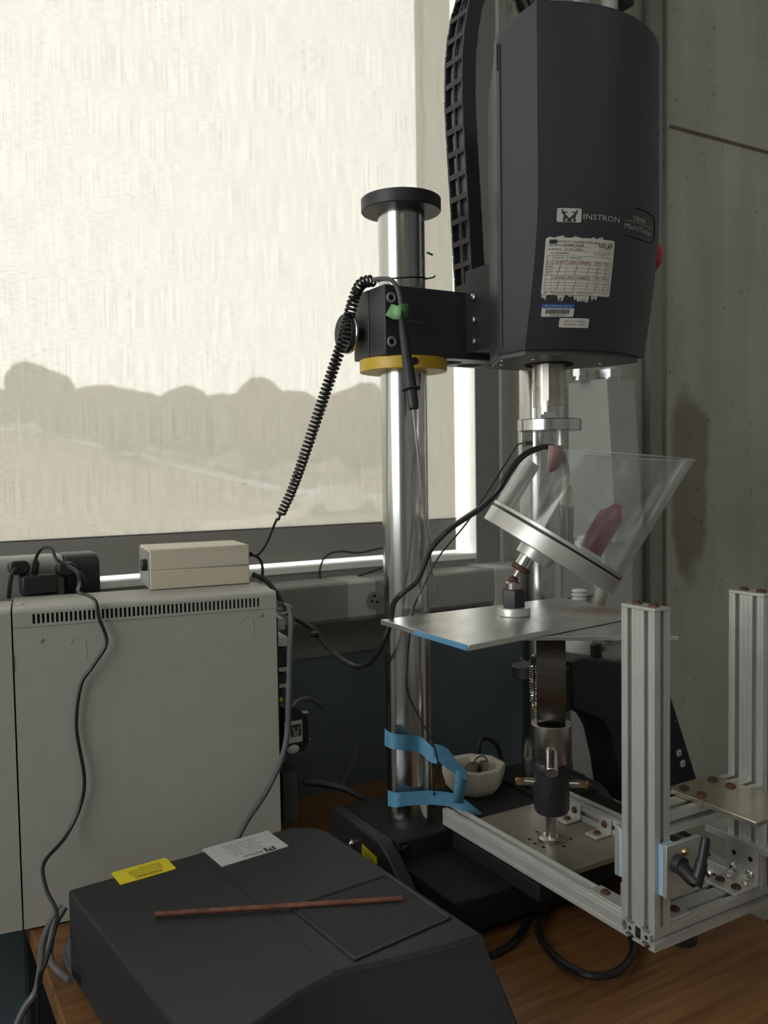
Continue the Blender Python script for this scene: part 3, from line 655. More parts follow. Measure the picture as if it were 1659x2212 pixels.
# columns
for cx in (CX1, CX2):
    M().lathe([(CR, -.5585), (CR, .392)], (cx, CY, 0), (0, 0, 1), 64).build('column', COLM, tm, fixn=True)
    M().lathe([(.0600, .390), (.0612, .3915), (.0612, .409), (.0595, .4105)], (cx, CY, 0), (0, 0, 1), 64).build('column_cap', BLKM, tm)
    if cx > .8: continue
    M().lathe([(CR + .001, .147), (.0675, .147), (.0675, .1655), (CR + .001, .1655)], (cx, CY, 0), (0, 0, 1), 48, caps=False).build('stop_collar', YEL, tm, bevel=.001)['label'] = 'yellow clamp collar'
    a = V((-.30, -.954, 0)); c = V((cx, CY, .1565)) + a * .0665
    M().cyl(c, c + a * .0015, .0058, n=18).build('collar_screw', HOLE, tm)
# crosshead
m = M().box(.655, 1.051, 1.100, 1.1465, .1660, .268).box(.655, 1.051, 1.1495, 1.196, .1660, .268)
m.build('crosshead', mat('black_crosshead_enamel', (.034, .034, .040), .42, vscale=20), tm, bevel=.0012)
M().box(.657, 1.049, 1.1465, 1.1495, .168, .266).build('clamp_joint', HOLE, tm)
for x, z in ((.6655, .249), (.6655, .185), (1.040, .249), (1.040, .185)):
    sk = M().lathe([(.0078, 0), (.0078, .0012), (.0070, .0020), (.0048, .0020), (.0044, .0008)], (x, 1.100, z), (0, -1, 0), 20).build('socket_screw', GRYP, tm)
    M().lathe([(.0043, 0), (.0043, .0009)], (x, 1.100, z), (0, -1, 0), 6).build('hex_socket', HOLE, sk)
text(M(), 'MADE IN U.S.A.', .693, .727, .2155, .219, lambda u, v: V((u, 1.0995, v))).build('lettering', INKG, tm)
for x, y in ((.80, 1.148), (.853, 1.165), (.935, 1.16)): M().cyl((x, y, .1658), (x, y, .1665), .021, n=24).build('bore', HOLE, tm)
kb = V((.655, 1.185, .207))
M().lathe([(.010, 0), (.010, .012), (.0285, .012), (.0300, .014), (.0300, .022), (.0285, .0245), (.0, .0245)], kb, (-1, 0, 0), 36).build('clamp_knob', BLKM, tm); knb = bpy.data.objects['clamp_knob']
M().lathe([(.0302, .0135), (.0312, .0145), (.0312, .0175), (.0302, .0185)], kb, (-1, 0, 0), 36).build('knob_ring', CHR, knb)
# mounting block between crosshead and head
M().box(.80, .906, 1.03, 1.10, .175, .30).build('mounting_block', BLKM, tm)
m = M()
for z in (.256, .222, .19): m.lathe([(.0055, 0), (.0055, .006), (.0035, .007)], (.80, 1.075, z), (-1, 0, 0), 12)
m.build('bolt_heads', CHROMEB, tm)
# head housing
HB, HT = .152, .585
def tz(z): return 0 if z > .341 else .028 * ((.341 - z) / .187) ** 1.5
def yf(x, z): return .830 + .034 * ((x - MX) / .11) ** 2 + tz(z)
def hplan(z):
    pts = []
    for k in range(17):
        x = MX - .11 + .22 * k / 16; pts.append(V((x, yf(x, z), z)))
    sx = [(.963, .936), (.963, .946), (.958, .958), (.949, .968), (.912, 1.03), (.905, 1.042), (.895, 1.045)]
    pts += [V((x, y, z)) for x, y in sx]; pts += [V((2 * MX - x, y, z)) for x, y in reversed(sx)]
    return pts
rings = []
zs = [HB + .0] + [HB + .006 + (HT - .012 - HB - .006) * k / 24 for k in range(25)]
for z in zs: rings.append(hplan(z))
def inset(pts, f, dz): c = V((MX, .95, 0)); return [V((c.x + (p.x - c.x) * f, c.y + (p.y - c.y) * f, p.z + dz)) for p in pts]
rings[0] = inset(hplan(HB + .006), .985, -.006)
last = hplan(HT)
rings.append(inset(last, .997, -.006)); rings.append(inset(last, .988, -.001)); rings.append(inset(last, .975, 0))
# rear shoulder of the top slopes down
for rg in rings[-3:]:
    for p in rg:
        if p.y > .935: p.z -= (p.y - .935) * .45
for rg in rings[-6:-3]:
    for p in rg:
        if p.y > .955 and p.z > .53: p.z = min(p.z, HT - .02 - (p.y - .935) * .45)
n = len(rings[0]); m = M()
m.add([p for rg in rings for p in rg], [(i * n + k, i * n + (k + 1) % n, (i + 1) * n + (k + 1) % n, (i + 1) * n + k) for i in range(len(rings) - 1) for k in range(n)] + [tuple(range(n - 1, -1, -1)), tuple((len(rings) - 1) * n + k for k in range(n))])
m.build('head_housing', BLK, tm, ang=28)
M().lathe([(.0012, 0), (.0012, .40)], (.7425, .9385, HB + .008), (0, 0, 1), 6).build('cover_seam', BLKM, tm)
mg = M().prism([(-.003, -.020), (.003, -.016), (.003, .016), (.0, .019), (-.003, .016)], (.7424, .942, .545), (0, 1, 0), (0, 0, 1), (.002, 0, 0)); mg.build('finger_grip', HOLE, tm)
m = M(); pl = [V((p.x, p.y + .003, HB - .006)) for p in inset(hplan(HB), .95, 0)]
m.add(pl + [p + V((0, 0, .007)) for p in pl], [tuple(range(n)), tuple(range(2 * n - 1, n - 1, -1))] + [(k, (k + 1) % n, (k + 1) % n + n, k + n) for k in range(n)])
m.build('underside_plate', mat('underside_grey', (.09, .09, .095), .45), tm)
for x, y in ((.79, .93), (.79, 1.0), (.915, .93), (.76, .96)): M().cyl((x, y, HB - .0068), (x, y, HB - .006), .0035, n=10).build('screw', CHROMEB, tm)
M().lathe([(.0345, HB - .0075), (.0345, HB - .0062), (.026, HB - .0062)], (MX, MY, 0), (0, 0, 1), 32, caps=False).build('rod_seal', HOLE, tm)
# stickers and print on the curved front
def fr(o_): return lambda u, z: V((MX + u, yf(MX + u, z) - o_, z))
def flabel(name, x0, x1, z0, z1, r, mt, off=.0004, N=12, shear=0.0, parent=tm):
    pl = fr(off); m = M(); rows = []
    H_ = z1 - z0
    hs = [H_ * j / 6 for j in range(7)] if not r else [0, .1 * r, .3 * r, .6 * r, r] + [r + (H_ - 2 * r) * j / 5 for j in range(1, 5)] + [H_ - r, H_ - .6 * r, H_ - .3 * r, H_ - .1 * r, H_]
    for h_ in hs:
        v = h_ / H_; zz = z0 + h_; row = []
        ins = 0.0; dy = min(zz - z0, z1 - zz)
        if r and dy < r: ins = r - math.sqrt(max(0, r * r - (r - dy) ** 2))
        for i in range(N + 1): row.append(pl(x0 + ins + (x1 - x0 - 2 * ins) * i / N + shear * v, zz))
        rows.append(row)
    return m.grid(rows).build(name, mt, parent, fixn=True)
lgp = flabel('logo_plate', -.0885, -.0582, .3095, .3268, .002, INKW, N=6)
logo(M(), -.0870, -.0597, .3097, .3262, fr(.0007)).build('logo', INK, lgp)
text(M(), 'INSTRON', -.0555, -.0010, .3140, .3208, fr(.0005)).build('lettering', INKW, tm)
text(M(), '5848', .0262, .0545, .3216, .3275, fr(.0005)).build('lettering', INKW, tm)
text(M(), 'MicroTester', .0095, .0765, .3090, .3158, fr(.0005)).build('lettering', INKW, tm)
flabel('gold_line', .0088, .0765, .3192, .3200, 0, INKY, N=10)
bl = [(.010, .300), (.060, .300), (.080, .302), (.087, .308), (.089, .318), (.087, .330), (.080, .3365), (.060, .338), (.03, .338)]
M().tube([fr(.0002)(a, b) for a, b in spline([V((a, b, 0)) for a, b in bl], 5) for a, b in ((a, b),)] if False else [fr(.0002)(p.x, p.y) for p in spline([V((a, b, 0)) for a, b in bl], 5)], .0006, 6).build('badge_outline', HOLE, tm)
SX0, SX1, SZ0, SZ1 = -.0995, -.0062, .2200, .2905
cal = flabel('calibration_sticker', SX0, SX1, SZ0, SZ1, .003, PAPER); cal['label'] = 'white calibration sticker with handwritten table'
rs = random.Random(3)
m = M()
for (xa, xb, zb, sg, cnt) in ((SX0 + .003, SX1 - .014, SZ0 - .0005, -1, 26), (SX0 + .004, SX1 - .016, SZ1, 1, 14)):
    for k in range(cnt):
        u = rs.uniform(xa, xb); w = rs.uniform(.0012, .0045); h = rs.uniform(.002, .0088) * (1 if sg < 0 else .35); pl = fr(.0003 + k * .000004)
        m.add([pl(u - w, zb), pl(u + w, zb), pl(u + w * rs.uniform(-.4, 1.3), zb + sg * h), pl(u - w * rs.uniform(-.5, .6), zb + sg * h * rs.uniform(.5, 1))], [(0, 1, 2, 3)])
m.build('label_residue', INKW, tm, smooth=False)['label'] = 'torn white residue of an older sticker'
SW, SH_ = SX1 - SX0, SZ1 - SZ0
def sp_(a, b): return fr(.0008)(SX0 + SW * a, SZ0 + SH_ * b)
def stext(m, s, x0, x1, y0, y1): return text(m, s, x0, x1, y0, y1, sp_)
m = M()
m.add([sp_(a, b) for a, b in ((.045, .895), (.14, .895), (.14, .965), (.045, .965))], [(0, 1, 2, 3)])
stext(m, 'INSTRON', .15, .31, .915, .95); stext(m, 'CALIBRATION LAB', .335, .71, .91, .95); stext(m, 'NVLAP', .73, .96, .84, .945)
stext(m, 'SYSTEM ID', .04, .20, .85, .885); stext(m, 'DUE DATE', .04, .20, .78, .812)
stext(m, 'B  INSTRUMENT', .08, .31, .712, .742); stext(m, 'Serial No.', .125, .25, .635, .665); stext(m, 'Certificate No.', .31, .49, .637, .667)
stext(m, 'NVLAP Lab Code 200301-0', .735, .915, .80, .815)
for k in range(4): stext(m, 'Accredited by the national program', .64 + .02 * (k > 0), .965 - .02 * k, .765 - k * .017, .778 - k * .017)
for k, s in enumerate(('Xducer', 'Strain', 'Ext', 'LVDT', 'Speed')): stext(m, s, .03, .095, (.555, .49, .435, .38, .335)[k], (.580, .515, .455, .405, .357)[k])
stext(m, 'BY', .035, .075, .025, .05); stext(m, 'DATE', .47, .55, .022, .05); stext(m, 'CA-7', .91, .96, .015, .028)
m.build('lettering', INK, cal)
m = M()
def sline(a, b, c, d, w=.004):
    dx, dy = c - a, d - b; L = math.hypot(dx, dy); nx, ny = -dy / L * w * .5, dx / L * w * .5 * SW / SH_
    K = 8; 
    for k in range(K):
        t0, t1 = k / K, (k + 1) / K
        m.add([sp_(a + dx * t0 + nx, b + dy * t0 + ny), sp_(a + dx * t1 + nx, b + dy * t1 + ny), sp_(a + dx * t1 - nx, b + dy * t1 - ny), sp_(a + dx * t0 - nx, b + dy * t0 - ny)], [(0, 1, 2, 3)])
for yy in (.685, .60, .535, .475, .41, .345, .27, .215, .165, .115, .065): sline(.03, yy, .955, yy)
for xx in (.03, .105, .285, .955): sline(xx, .685, xx, .065)
sline(.20, .84, .60, .84); sline(.20, .77, .60, .77)
m.build('table_lines', INKG, cal)
m = M()
stext(m, '5848R2068', .21, .50, .848, .895); stext(m, '11-01-2005', .24, .49, .776, .82); stext(m, 'UK457', .125, .27, .545, .592); stext(m, 'UK0111040602', .30, .63, .545, .592); stext(m, '(500N - T&C)', .69, .93, .545, .592)
stext(m, 'UK458', .125, .27, .28, .33); stext(m, 'UK0111040603', .30, .63, .28, .33); stext(m, '(10N - T&C)', .69, .93, .28, .33); stext(m, '11-01-04', .56, .70, .018, .055)
for xx in (.19, .42, .60, .74, .88):
    for ya, yb in ((.52, .35), (.25, .08)): sline(xx + .015, ya, xx - .015, yb, .006)
pts = [(.11 + .32 * k / 30, .035 + .02 * math.sin(k * 1.7) * (1 - k / 45)) for k in range(31)]
for a, b in zip(pts, pts[1:]): sline(a[0], a[1], b[0], b[1], .006)
m.build('handwriting', INKR, cal)
ast = flabel('asset_tag', -.0965, -.0565, .1928, .2085, .0015, PAPER); ast['label'] = 'white barcode asset tag with blue header'
flabel('tag_header', -.0965, -.0565, .2035, .2086, .0, BLUEP, off=.0007, parent=ast)
text(M(), 'KU  University of Kansas', -.0935, -.0600, .2044, .2074, fr(.0010)).build('lettering', INKW, ast)
m = M(); u = -.0920
while u < -.0625:
    w = rs.choice((.0003, .0005, .0008)); pl = fr(.0008); m.add([pl(u, .1965), pl(u + w, .1965), pl(u + w, .2022), pl(u, .2022)], [(0, 1, 2, 3)]); u += w + rs.choice((.0003, .0006))
text(m, '000000223358', -.0865, -.0665, .1938, .1958, fr(.0008)); m.build('barcode', INK, ast)
prt = flabel('property_tag', -.0738, -.0332, .1794, .1914, .002, PAPER); prt['label'] = 'small white property tag'
text(M(), 'UNIV OF KANSAS', -.0680, -.0405, .1862, .1886, fr(.0008)).build('lettering', INKG, prt); text(M(), 'PROPERTY   2004', -.0680, -.0405, .1822, .1846, fr(.0008)).build('lettering', INKG, prt)
# emergency stop on the right flank
eb = V((.963, .905, .300))
M().lathe([(.016, 0), (.016, .006)], eb, (1, 0, 0), 24).build('button_bezel', YEL, tm)
M().lathe([(.011, .006), (.011, .014), (.0235, .016), (.0245, .020), (.0225, .028), (.012, .032), (0, .033)], eb, (1, 0, 0), 32).build('stop_button', REDB, tm)['label'] = 'red mushroom stop button'
# load shaft and upper platen
M().lathe([(.0236, .0845), (.0236, HB)], (MX, MY, 0), (0, 0, 1), 48).build('drive_shaft', STL, tm)
c = V((MX, MY, .112)) + V((-.80, -.60, 0)) * .0228
M().prism(rrect(.009, .078, .0045, cx=0, cy=.018), c, (.60, -.80, 0), (0, 0, 1), (-.0012, -.0009, 0)).build('key_flat', ALUM, tm)
M().lathe([(.0222, .0845), (.0222, .066)], (MX, MY, 0), (0, 0, 1), 40).build('adapter', CHR, tm)
dv = V((-.66, -.75, 0)); du = V((.75, -.66, 0)); c = V((MX, MY, 0)) + dv * .0226
M().prism([(-.012, .066), (.010, .066), (.010, .073), (.006, .073), (.006, .0765), (-.008, .0765), (-.008, .073), (-.012, .073)], c, du, (0, 0, 1), dv * .0025).build('adapter_key', GRYJ, tm)
M().lathe([(.0445, .0495), (.0456, .0505), (.0456, .0655), (.0445, .0665)], (MX, MY, 0), (0, 0, 1), 56).build('platen', CHR, tm)
tq = V((MX, MY, 0)) + V((.866, -.5, 0)) * .017
M().cyl(tq + V((0, 0, .0505)), tq + V((0, 0, .024)), .0055, n=18).build('guide_rod', ALUM, tm)
# energy chain
cpath = [V((x, 1.130, z)) for x, z in ((.831, .268), (.824, .40), (.818, .50), (.815, .58), (.820, .66), (.840, .735), (.885, .785), (.935, .785), (.970, .740), (.985, .66), (.988, .56), (.988, .41))]
cp = spline(cpath, 40)
L = [0]
for a, b in zip(cp, cp[1:]): L.append(L[-1] + (b - a).length)
def along(s):
    for i in range(len(L) - 1):
        if L[i + 1] >= s:
            t = (s - L[i]) / max(1e-9, L[i + 1] - L[i]); return cp[i].lerp(cp[i + 1], t), (cp[i + 1] - cp[i]).normalized()
    return cp[-1], (cp[-1] - cp[-2]).normalized()
hoses = M()
for dy, dx, r in ((-.008, .001, .0055), (.010, -.002, .005), (.002, .003, .004)):
    hoses.tube([p + V((dx, dy + .003 * math.sin(i * .07), 0)) for i, p in enumerate(cp[::6])], r, 8)
chn = hoses.build('cable_chain', RUBG, tm); chn['label'] = 'black plastic energy chain holding grey hoses'
lk = M(); PITCH_ = .0345
for s in (-1, 1):
    y = s * .0225
    lk.prism([(-.0125, -.003), (-.0105, -.008), (.0105, -.008), (.0125, -.003), (.0125, .028), (.0095, .0285), (-.0095, .0285), (-.0125, .028)], (0, y - .002, 0), (1, 0, 0), (0, 0, 1), (0, .004, 0))
for sx in (-1, 1):
    lk.box(sx * .0118 - .0012, sx * .0118 + .0012, -.024, .024, .008, .0165); lk.box(sx * .0118 - .001, sx * .0118 + .001, -.0035, .0005, -.006, .026)
lme = bpy.data.meshes.new('chain_link'); lme.from_pydata([tuple(p) for p in lk.v], [], lk.f); lme.materials.append(CHAINM)
s = .004
while s < L[-1] - .03:
    p, t = along(s); side = V((0, 1, 0)); xx = side.cross(t).normalized()
    lo = bpy.data.objects.new('chain_link', lme); COL.objects.link(lo); lo.parent = chn
    lo.matrix_local = Matrix.Translation(p - ORG[chn.name]) @ Matrix((xx, side, t)).transposed().to_4x4(); s += PITCH_
M().box(.812, .850, 1.106, 1.154, .2675, .278).build('chain_bracket', BLKM, tm)
# knob on the rear column
M().lathe([(.0363, 0), (.0390, .001), (.0390, .015), (.0363, .016)], (CX2, CY, -.350), (0, 0, 1), 40).build('collar', BLKM, tm)
M().lathe([(.0255, -.0105), (.0270, -.0085), (.0270, .0085), (.0250, .0105), (0, .0108)], (.936, 1.122, -.343), (0, 0, 1), 32).build('cap_knob', BLKM, tm)

# ================================================================ lower fixture (load ring on a clevis)
fx = thing('load_ring_fixture', 'steel load ring on black clevis standing on the base plate', 'fixture', (MX, MY, -.557))
def lz(name, prof, mt, n=40, **k): return M().lathe(prof, (MX, MY, 0), (0, 0, 1), n).build(name, mt, fx, **k)
lz('flange', [(.0205, -.5570), (.0205, -.5530), (.0165, -.5515)], STL)
lz('neck', [(.0092, -.5515), (.0092, -.512)], CHR)
lz('clevis_body', [(.0235, -.5140), (.0262, -.5085), (.0262, -.4500)], BLKM)
lz('clevis_nut', [(.0300, -.4520), (.0308, -.4505), (.0308, -.4375), (.0300, -.4360)], BLKM)
lz('ring_socket', [(.0292, -.4365), (.0300, -.4350), (.0300, -.3815), (.0288, -.3800)], STL)
vd = V((.655, .755, 0)).normalized(); vl = V((vd.y, -vd.x, 0))    # towards the window wall / along the ring's axis
def ringband(rx, rz, t, w, cz):
    m = M(); N = 64
    for k in range(N):
        pts = []
        for a in (2 * math.pi * k / N, 2 * math.pi * (k + 1) / N):
            ca, sa = math.cos(a), math.sin(a)
            def e(q, r_): return math.copysign(abs(q) ** .86, q) * r_
            for rr in (0, t): pts.append((e(ca, rx - rr), e(sa, rz - rr)))
        (o0, i0, o1, i1) = pts
        P = [V((MX, MY, cz)) + vd * p[0] + V((0, 0, p[1])) + vl * s_ for s_ in (-w, w) for p in (o0, i0, o1, i1)]
        m.add(P, [(0, 1, 3, 2), (4, 6, 7, 5), (0, 2, 6, 4), (1, 5, 7, 3)])
    return m
ringband(.055, .0735, .006, .0205, -.3055).build('load_ring', mat('dark_spring_steel', (.15, .13, .115), .35, 1.0, var=.15, vscale=8, stretch=(1, 1, 8)), fx, fixn=False)
c = V((MX, MY, 0))
m = M(); hel = []
for k in range(200):
    a = k / 200 * 2 * math.pi * 14; hel.append(c - vl * .0255 - vd * .018 + V((math.cos(a) * .005, math.sin(a) * .005, -.345 + .055 * k / 200)))
m.tube(hel, .0009, 5).build('spring', CHR, fx)
M().cyl(c - vl * .0255 - vd * .018 + V((0, 0, -.352)), c - vl * .0255 - vd * .018 + V((0, 0, -.276)), .0022, n=10).build('spring_rod', CHR, fx)
M().obox(c - vl * .0235 - vd * .016 + V((0, 0, -.283)), vl * .005, vd * .012, V((0, 0, .006))).build('spring_hook', BLKM, fx)
M().obox(c - vl * .022 - vd * .016 + V((0, 0, -.352)), vl * .005, vd * .010, V((0, 0, .003))).build('spring_anchor', BRASS, fx)
M().obox(c + vl * .0235 - vd * .016 + V((0, 0, -.325)), vl * .0025, vd * .012, V((0, 0, .030))).build('side_bracket', BLKM, fx)
pd = V((-.661, -.750, 0)).normalized(); ps_ = c + pd * .020 + V((0, 0, -.4130)); pe_ = c + pd * .062 + V((0, 0, -.4350))
M().cyl(ps_, pe_, .0095, n=28).build('clevis_pin', CHR, fx, bevel=.001)
ph = c - vd * .0258 + V((0, 0, -.486)); M().cyl(ph, ph - vd * .0008, .0038, n=16).build('pin_hole', HOLE, fx)
for s_ in (-1, 1):
    a = c + vl * (.024 * s_) + V((0, 0, -.471)); 
    M().cyl(a, a + vl * (.016 * s_), .0058, n=16).build('side_screw', STL, fx); M().lathe([(.0055, 0), (.006, .001), (.006, .011), (.0045, .013)], a + vl * (.016 * s_), vl * s_, 6).build('screw_cap', BRASS, fx)

# ================================================================ plates held on the load ring
PZ = -.2200
# upper plate
PLT = ALUP.copy(); PLT.name = 'stained_aluminium_plate'
_n, _l = PLT.node_tree.nodes, PLT.node_tree.links; _b = _n['Principled BSDF']; _src = _b.inputs['Base Color'].links[0].from_socket
_t = _n.new('ShaderNodeTexCoord'); _d = _n.new('ShaderNodeVectorMath'); _d.operation = 'DISTANCE'; _d.inputs[1].default_value = (.135, -.02, .005)
_z = _n.new('ShaderNodeTexNoise'); _z.inputs['Scale'].default_value = 45; _z.inputs['Detail'].default_value = 5; _l.new(_t.outputs['Object'], _z.inputs['Vector'])
_m = _n.new('ShaderNodeMath'); _m.operation = 'MULTIPLY_ADD'; _m.inputs[1].default_value = .09; _l.new(_z.outputs['Fac'], _m.inputs[0]); _l.new(_t.outputs['Object'], _d.inputs[0]); _l.new(_d.outputs['Value'], _m.inputs[2])
_r = _n.new('ShaderNodeMapRange'); _r.inputs[1].default_value = .055; _r.inputs[2].default_value = .105; _r.inputs[3].default_value = .8; _r.inputs[4].default_value = 0; _l.new(_m.outputs[0], _r.inputs[0])
_x = _n.new('ShaderNodeMix'); _x.data_type = 'RGBA'; _x.inputs[7].default_value = (.36, .14, .12, 1); _l.new(_src, _x.inputs[6]); _l.new(_r.outputs[0], _x.inputs[0]); _l.new(_x.outputs[2], _b.inputs['Base Color'])
pl1 = M().prism([(.630, 1.084), (.6265, .863), (.965, .911), (.985, 1.092)], (0, 0, PZ - .0075), (1, 0, 0), (0, 1, 0), (0, 0, .0075)).build('metal_plate', PLT, bevel=.0006)
tag(pl1, 'thin scratched aluminium plate carrying the ball joint, over the load ring', 'plate')
EDG = mat('blue_plate_film', (.10, .26, .44), .5, var=.1)
e0, e1 = V((.630, 1.084, 0)), V((.6265, .863, 0)); fa, fb = e0.lerp(e1, .42), e0.lerp(e1, .99)
f_ = M().obox((fa + fb) / 2 + V((-.0004, 0, PZ - .0038)), (fb - fa) / 2, V((.0003, 0, 0)), V((0, 0, .0036))).build('edge_film', EDG, pl1); f_['label'] = 'blue film on the edge'
# lower plate, turned
a0 = atz(1160, 1384, PZ - .0142); a1 = atz(1466, 1384, PZ - .0142); dd = (a1 - a0).normalized(); dn = V((-dd.y, dd.x, 0)); dn = dn if dn.y > 0 else -dn
a0 = a1 - dd * .30
pl2 = M().prism([(0, 0), (.30, 0), (.30, .20), (0, .20)], a0, dd, dn, (0, 0, .0060)).build('metal_plate', ALUP, bevel=.0006)
tag(pl2, 'second thin aluminium plate turned askew beneath the first', 'plate')

# ================================================================ tilted acrylic vessel on a ball joint
JB = V((.810, 1.002, PZ))
ve = thing('tilting_vessel', 'clear acrylic cylinder tilted on a ball joint above the plate', 'vessel', JB)
M().lathe([(.0235, .0002), (.0245, .0015), (.0245, .0105), (.0235, .012), (.016, .0125)], JB, (0, 0, 1), 40).build('base_disc', ALUM, ve)
M().lathe([(.0168, .0125), (.0178, .0145), (.0178, .036), (.0168, .038)], JB, (0, 0, 1), 6, a0=.2).build('hex_nut', BLKM, ve)
M().lathe([(.0118, .038), (.0118, .048), (.0100, .050), (.0055, .0505)], JB, (0, 0, 1), 28).build('ball_cup', STL, ve)
M().lathe([(.0142, .0375), (.0142, .0392)], JB, (0, 0, 1), 28).build('rust_ring', RUST, ve)
BC = JB + V((0, 0, .052))
th = math.radians(32); tdir = V((.851, -.525, 0)).normalized()
ax = V((0, 0, 1)) * math.cos(th) + tdir * math.sin(th)
M().sphere(BC, .0072).build('ball', RUST, ve)
M().cyl(BC, BC + ax * .018, .0042, n=16).build('stem', STL, ve)
M().lathe([(.0125, .016), (.0150, .018), (.0150, .0225), (.0125, .0245)], BC, ax, 24).build('knurled_nut', RUST, ve)
M().lathe([(.0115, .0245), (.0115, .043)], BC, ax, 28).build('stem_bush', CHR, ve)
perp = (tdir - ax * tdir.dot(ax)).normalized()     # downhill in the disc plane
M().lathe([(.0265, .040), (.0275, .041), (.0275, .0545), (.0265, .0555)], BC + perp * .008, ax, 40).build('hub', ALUM, ve)
DC = BC + perp * .024 + ax * .0555
RV = .1085
M().lathe([(RV - .001, 0), (RV, .001), (RV, .0225), (RV - .001, .0235)], DC, ax, 72).build('end_disc', ALUM, ve)
M().lathe([(RV - .004, .0233), (RV - .002, .0240), (RV - .002, .0262), (RV - .004, .0270)], DC, ax, 72).build('gasket', RUB, ve)
M().lathe([(RV - .0015, .0265), (RV - .0005, .0275), (RV - .0005, .0315), (RV - .0015, .032)], DC, ax, 72).build('clamp_band', ALUM, ve)
# acrylic tube cut off level at the top
N = 72; u_ = perp; w_ = ax.cross(u_)
m = M(); RT = RV - .003; RIM = .014
ring_o, ring_t, ring_i, ring_ib = [], [], [], []
for k in range(N):
    a = 2 * math.pi * k / N; d = u_ * math.cos(a) + w_ * math.sin(a)
    for r_, lst_b, lst_t in ((RT, ring_o, ring_t), (RT - .004, ring_ib, ring_i)):
        b0 = DC + ax * .030 + d * r_; lst_b.append(b0)
        zt = RIM + .010 - .020 * (.5 + .5 * math.cos(a)); lst_t.append(b0 + ax * ((zt - b0.z) / ax.z))
rows = ring_o, ring_t, ring_i, ring_ib
for a_, b_ in ((ring_o, ring_t), (ring_t, ring_i), (ring_i, ring_ib)):
    m.add(a_ + b_, [(k, (k + 1) % N, (k + 1) % N + N, k + N) for k in range(N)])
m.build('acrylic_tube', ACR, ve, fixn=False)
RIMM = clear('polished_rim', (.9, .92, .92), haze=.35, hazecol=(.85, .87, .88))
for lst in (ring_t, ring_i): M().tube(lst + lst[:1], .0007, 5, caps=False).build('rim_edge', RIMM, ve)
# red film stuck on the far wall of the tube
def tubept(ang, h, r): d = u_ * math.cos(ang) + w_ * math.sin(ang); return DC + ax * (.03 + h) + d * r
vdir = V((.62, .78, 0)); ang0 = math.atan2(vdir.dot(w_), vdir.dot(u_))
sgn = 1 if (u_ * math.cos(ang0 + .1) + w_ * math.sin(ang0 + .1)).dot(u_) > (u_ * math.cos(ang0) + w_ * math.sin(ang0)).dot(u_) else -1
m = M(); rows = []
for j in range(9):
    h = .012 + .085 * j / 8; ww = .20 if j < 7 else (.11 if j == 7 else .06)
    rows.append([tubept(ang0 + sgn * (.60 + ww * (i / 8 - .5) * 2), h, RT + .0012) for i in range(9)])
m.grid(rows).build('red_film', REDT, ve, fixn=False, thick=.0008)['label'] = 'red film patch on the far wall'
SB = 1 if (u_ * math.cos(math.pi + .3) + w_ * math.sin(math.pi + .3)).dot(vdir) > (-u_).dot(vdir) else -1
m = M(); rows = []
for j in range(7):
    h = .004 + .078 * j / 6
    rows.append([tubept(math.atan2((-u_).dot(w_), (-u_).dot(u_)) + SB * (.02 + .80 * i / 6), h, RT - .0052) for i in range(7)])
m.grid(rows).build('pale_patch', mat('pale_pinkish', (.62, .57, .55), .5, var=.1), ve, fixn=False, thick=.0006)['label'] = 'pale patch inside the wall'  # pale pinkish patch set against the inner uphill wall of the tube
# pale tape end hanging at the low side of the vessel
hx = [(1283, 1312), (1287, 1278), (1312, 1248), (1336, 1240), (1341, 1252), (1322, 1262), (1312, 1282), (1304, 1314)]
m = M(); P = [aty(x, y, 1.105) for x, y in hx]; m.add(P, [tuple(range(len(P)))])
tag(m.build('paper_strip', PAPER, thick=.002), 'torn pale paper strip behind the low end of the tilted cylinder', 'paper')
# immersion heater with its black cable
ih = thing('immersion_heater', 'black corded immersion heater hanging inside the tilted acrylic cylinder', 'heater', aty(1230, 1205, 1.0))
YH = .985
hc = px([(545, 1240, 1.365), (575, 1255, 1.36), (600, 1285, 1.345), (622, 1325, 1.33), (655, 1345, 1.31), (680, 1362, 1.29), (700, 1390, 1.27), (735, 1422, 1.24), (770, 1440, 1.20), (800, 1430, 1.15),
         (825, 1395, 1.10), (842, 1350, 1.085), (850, 1305, 1.075), (868, 1282, 1.06), (900, 1255, 1.05), (918, 1215, 1.045), (935, 1180, 1.04), (975, 1140, 1.02), (1040, 1096, .94), (1075, 1060, .91), (1100, 1020, .905), (1130, 985, .905), (1165, 968, .91), (1190, 966, .92), (1210, 975, .94), (1222, 1000, .965), (1225, 1022, YH)])
M().tube(spline(hc, 8), .0042, 10).build('cord', RUB, ih)
kn = aty(680, 1364, 1.285); M().sphere(kn + V((-.003, -.004, -.004)), .0065, sc=(1.2, 1, .8)).build('cord_tie', RUB, ih)
h0, h1 = aty(1222, 1022, YH), aty(1218, 1096, YH)
hd_ = (h1 - h0)
M().lathe([(.0085, 0), (.0085, .003), (.0065, .005), (.0065, .014), (.0125, .024), (.0125, hd_.length - .004), (.0145, hd_.length - .002), (.0145, hd_.length)], h0, hd_, 24).build('plug_cap', BULB, ih)
M().lathe([(.005, .006), (.007, hd_.length - .003)], h0, hd_, 16).build('plug_core', CREAM, ih)
M().box(h0.x - .004, h0.x, YH - .011, YH - .008, h0.z - .026, h0.z - .018).build('gold_contact', BRASS, ih)
el = px([(1214, 1096, YH), (1216, 1140, YH), (1220, 1180, YH), (1226, 1205, YH + .004), (1238, 1208, YH + .008), (1240, 1195, YH + .010), (1232, 1165, YH + .008), (1233, 1130, YH), (1232, 1096, YH)])
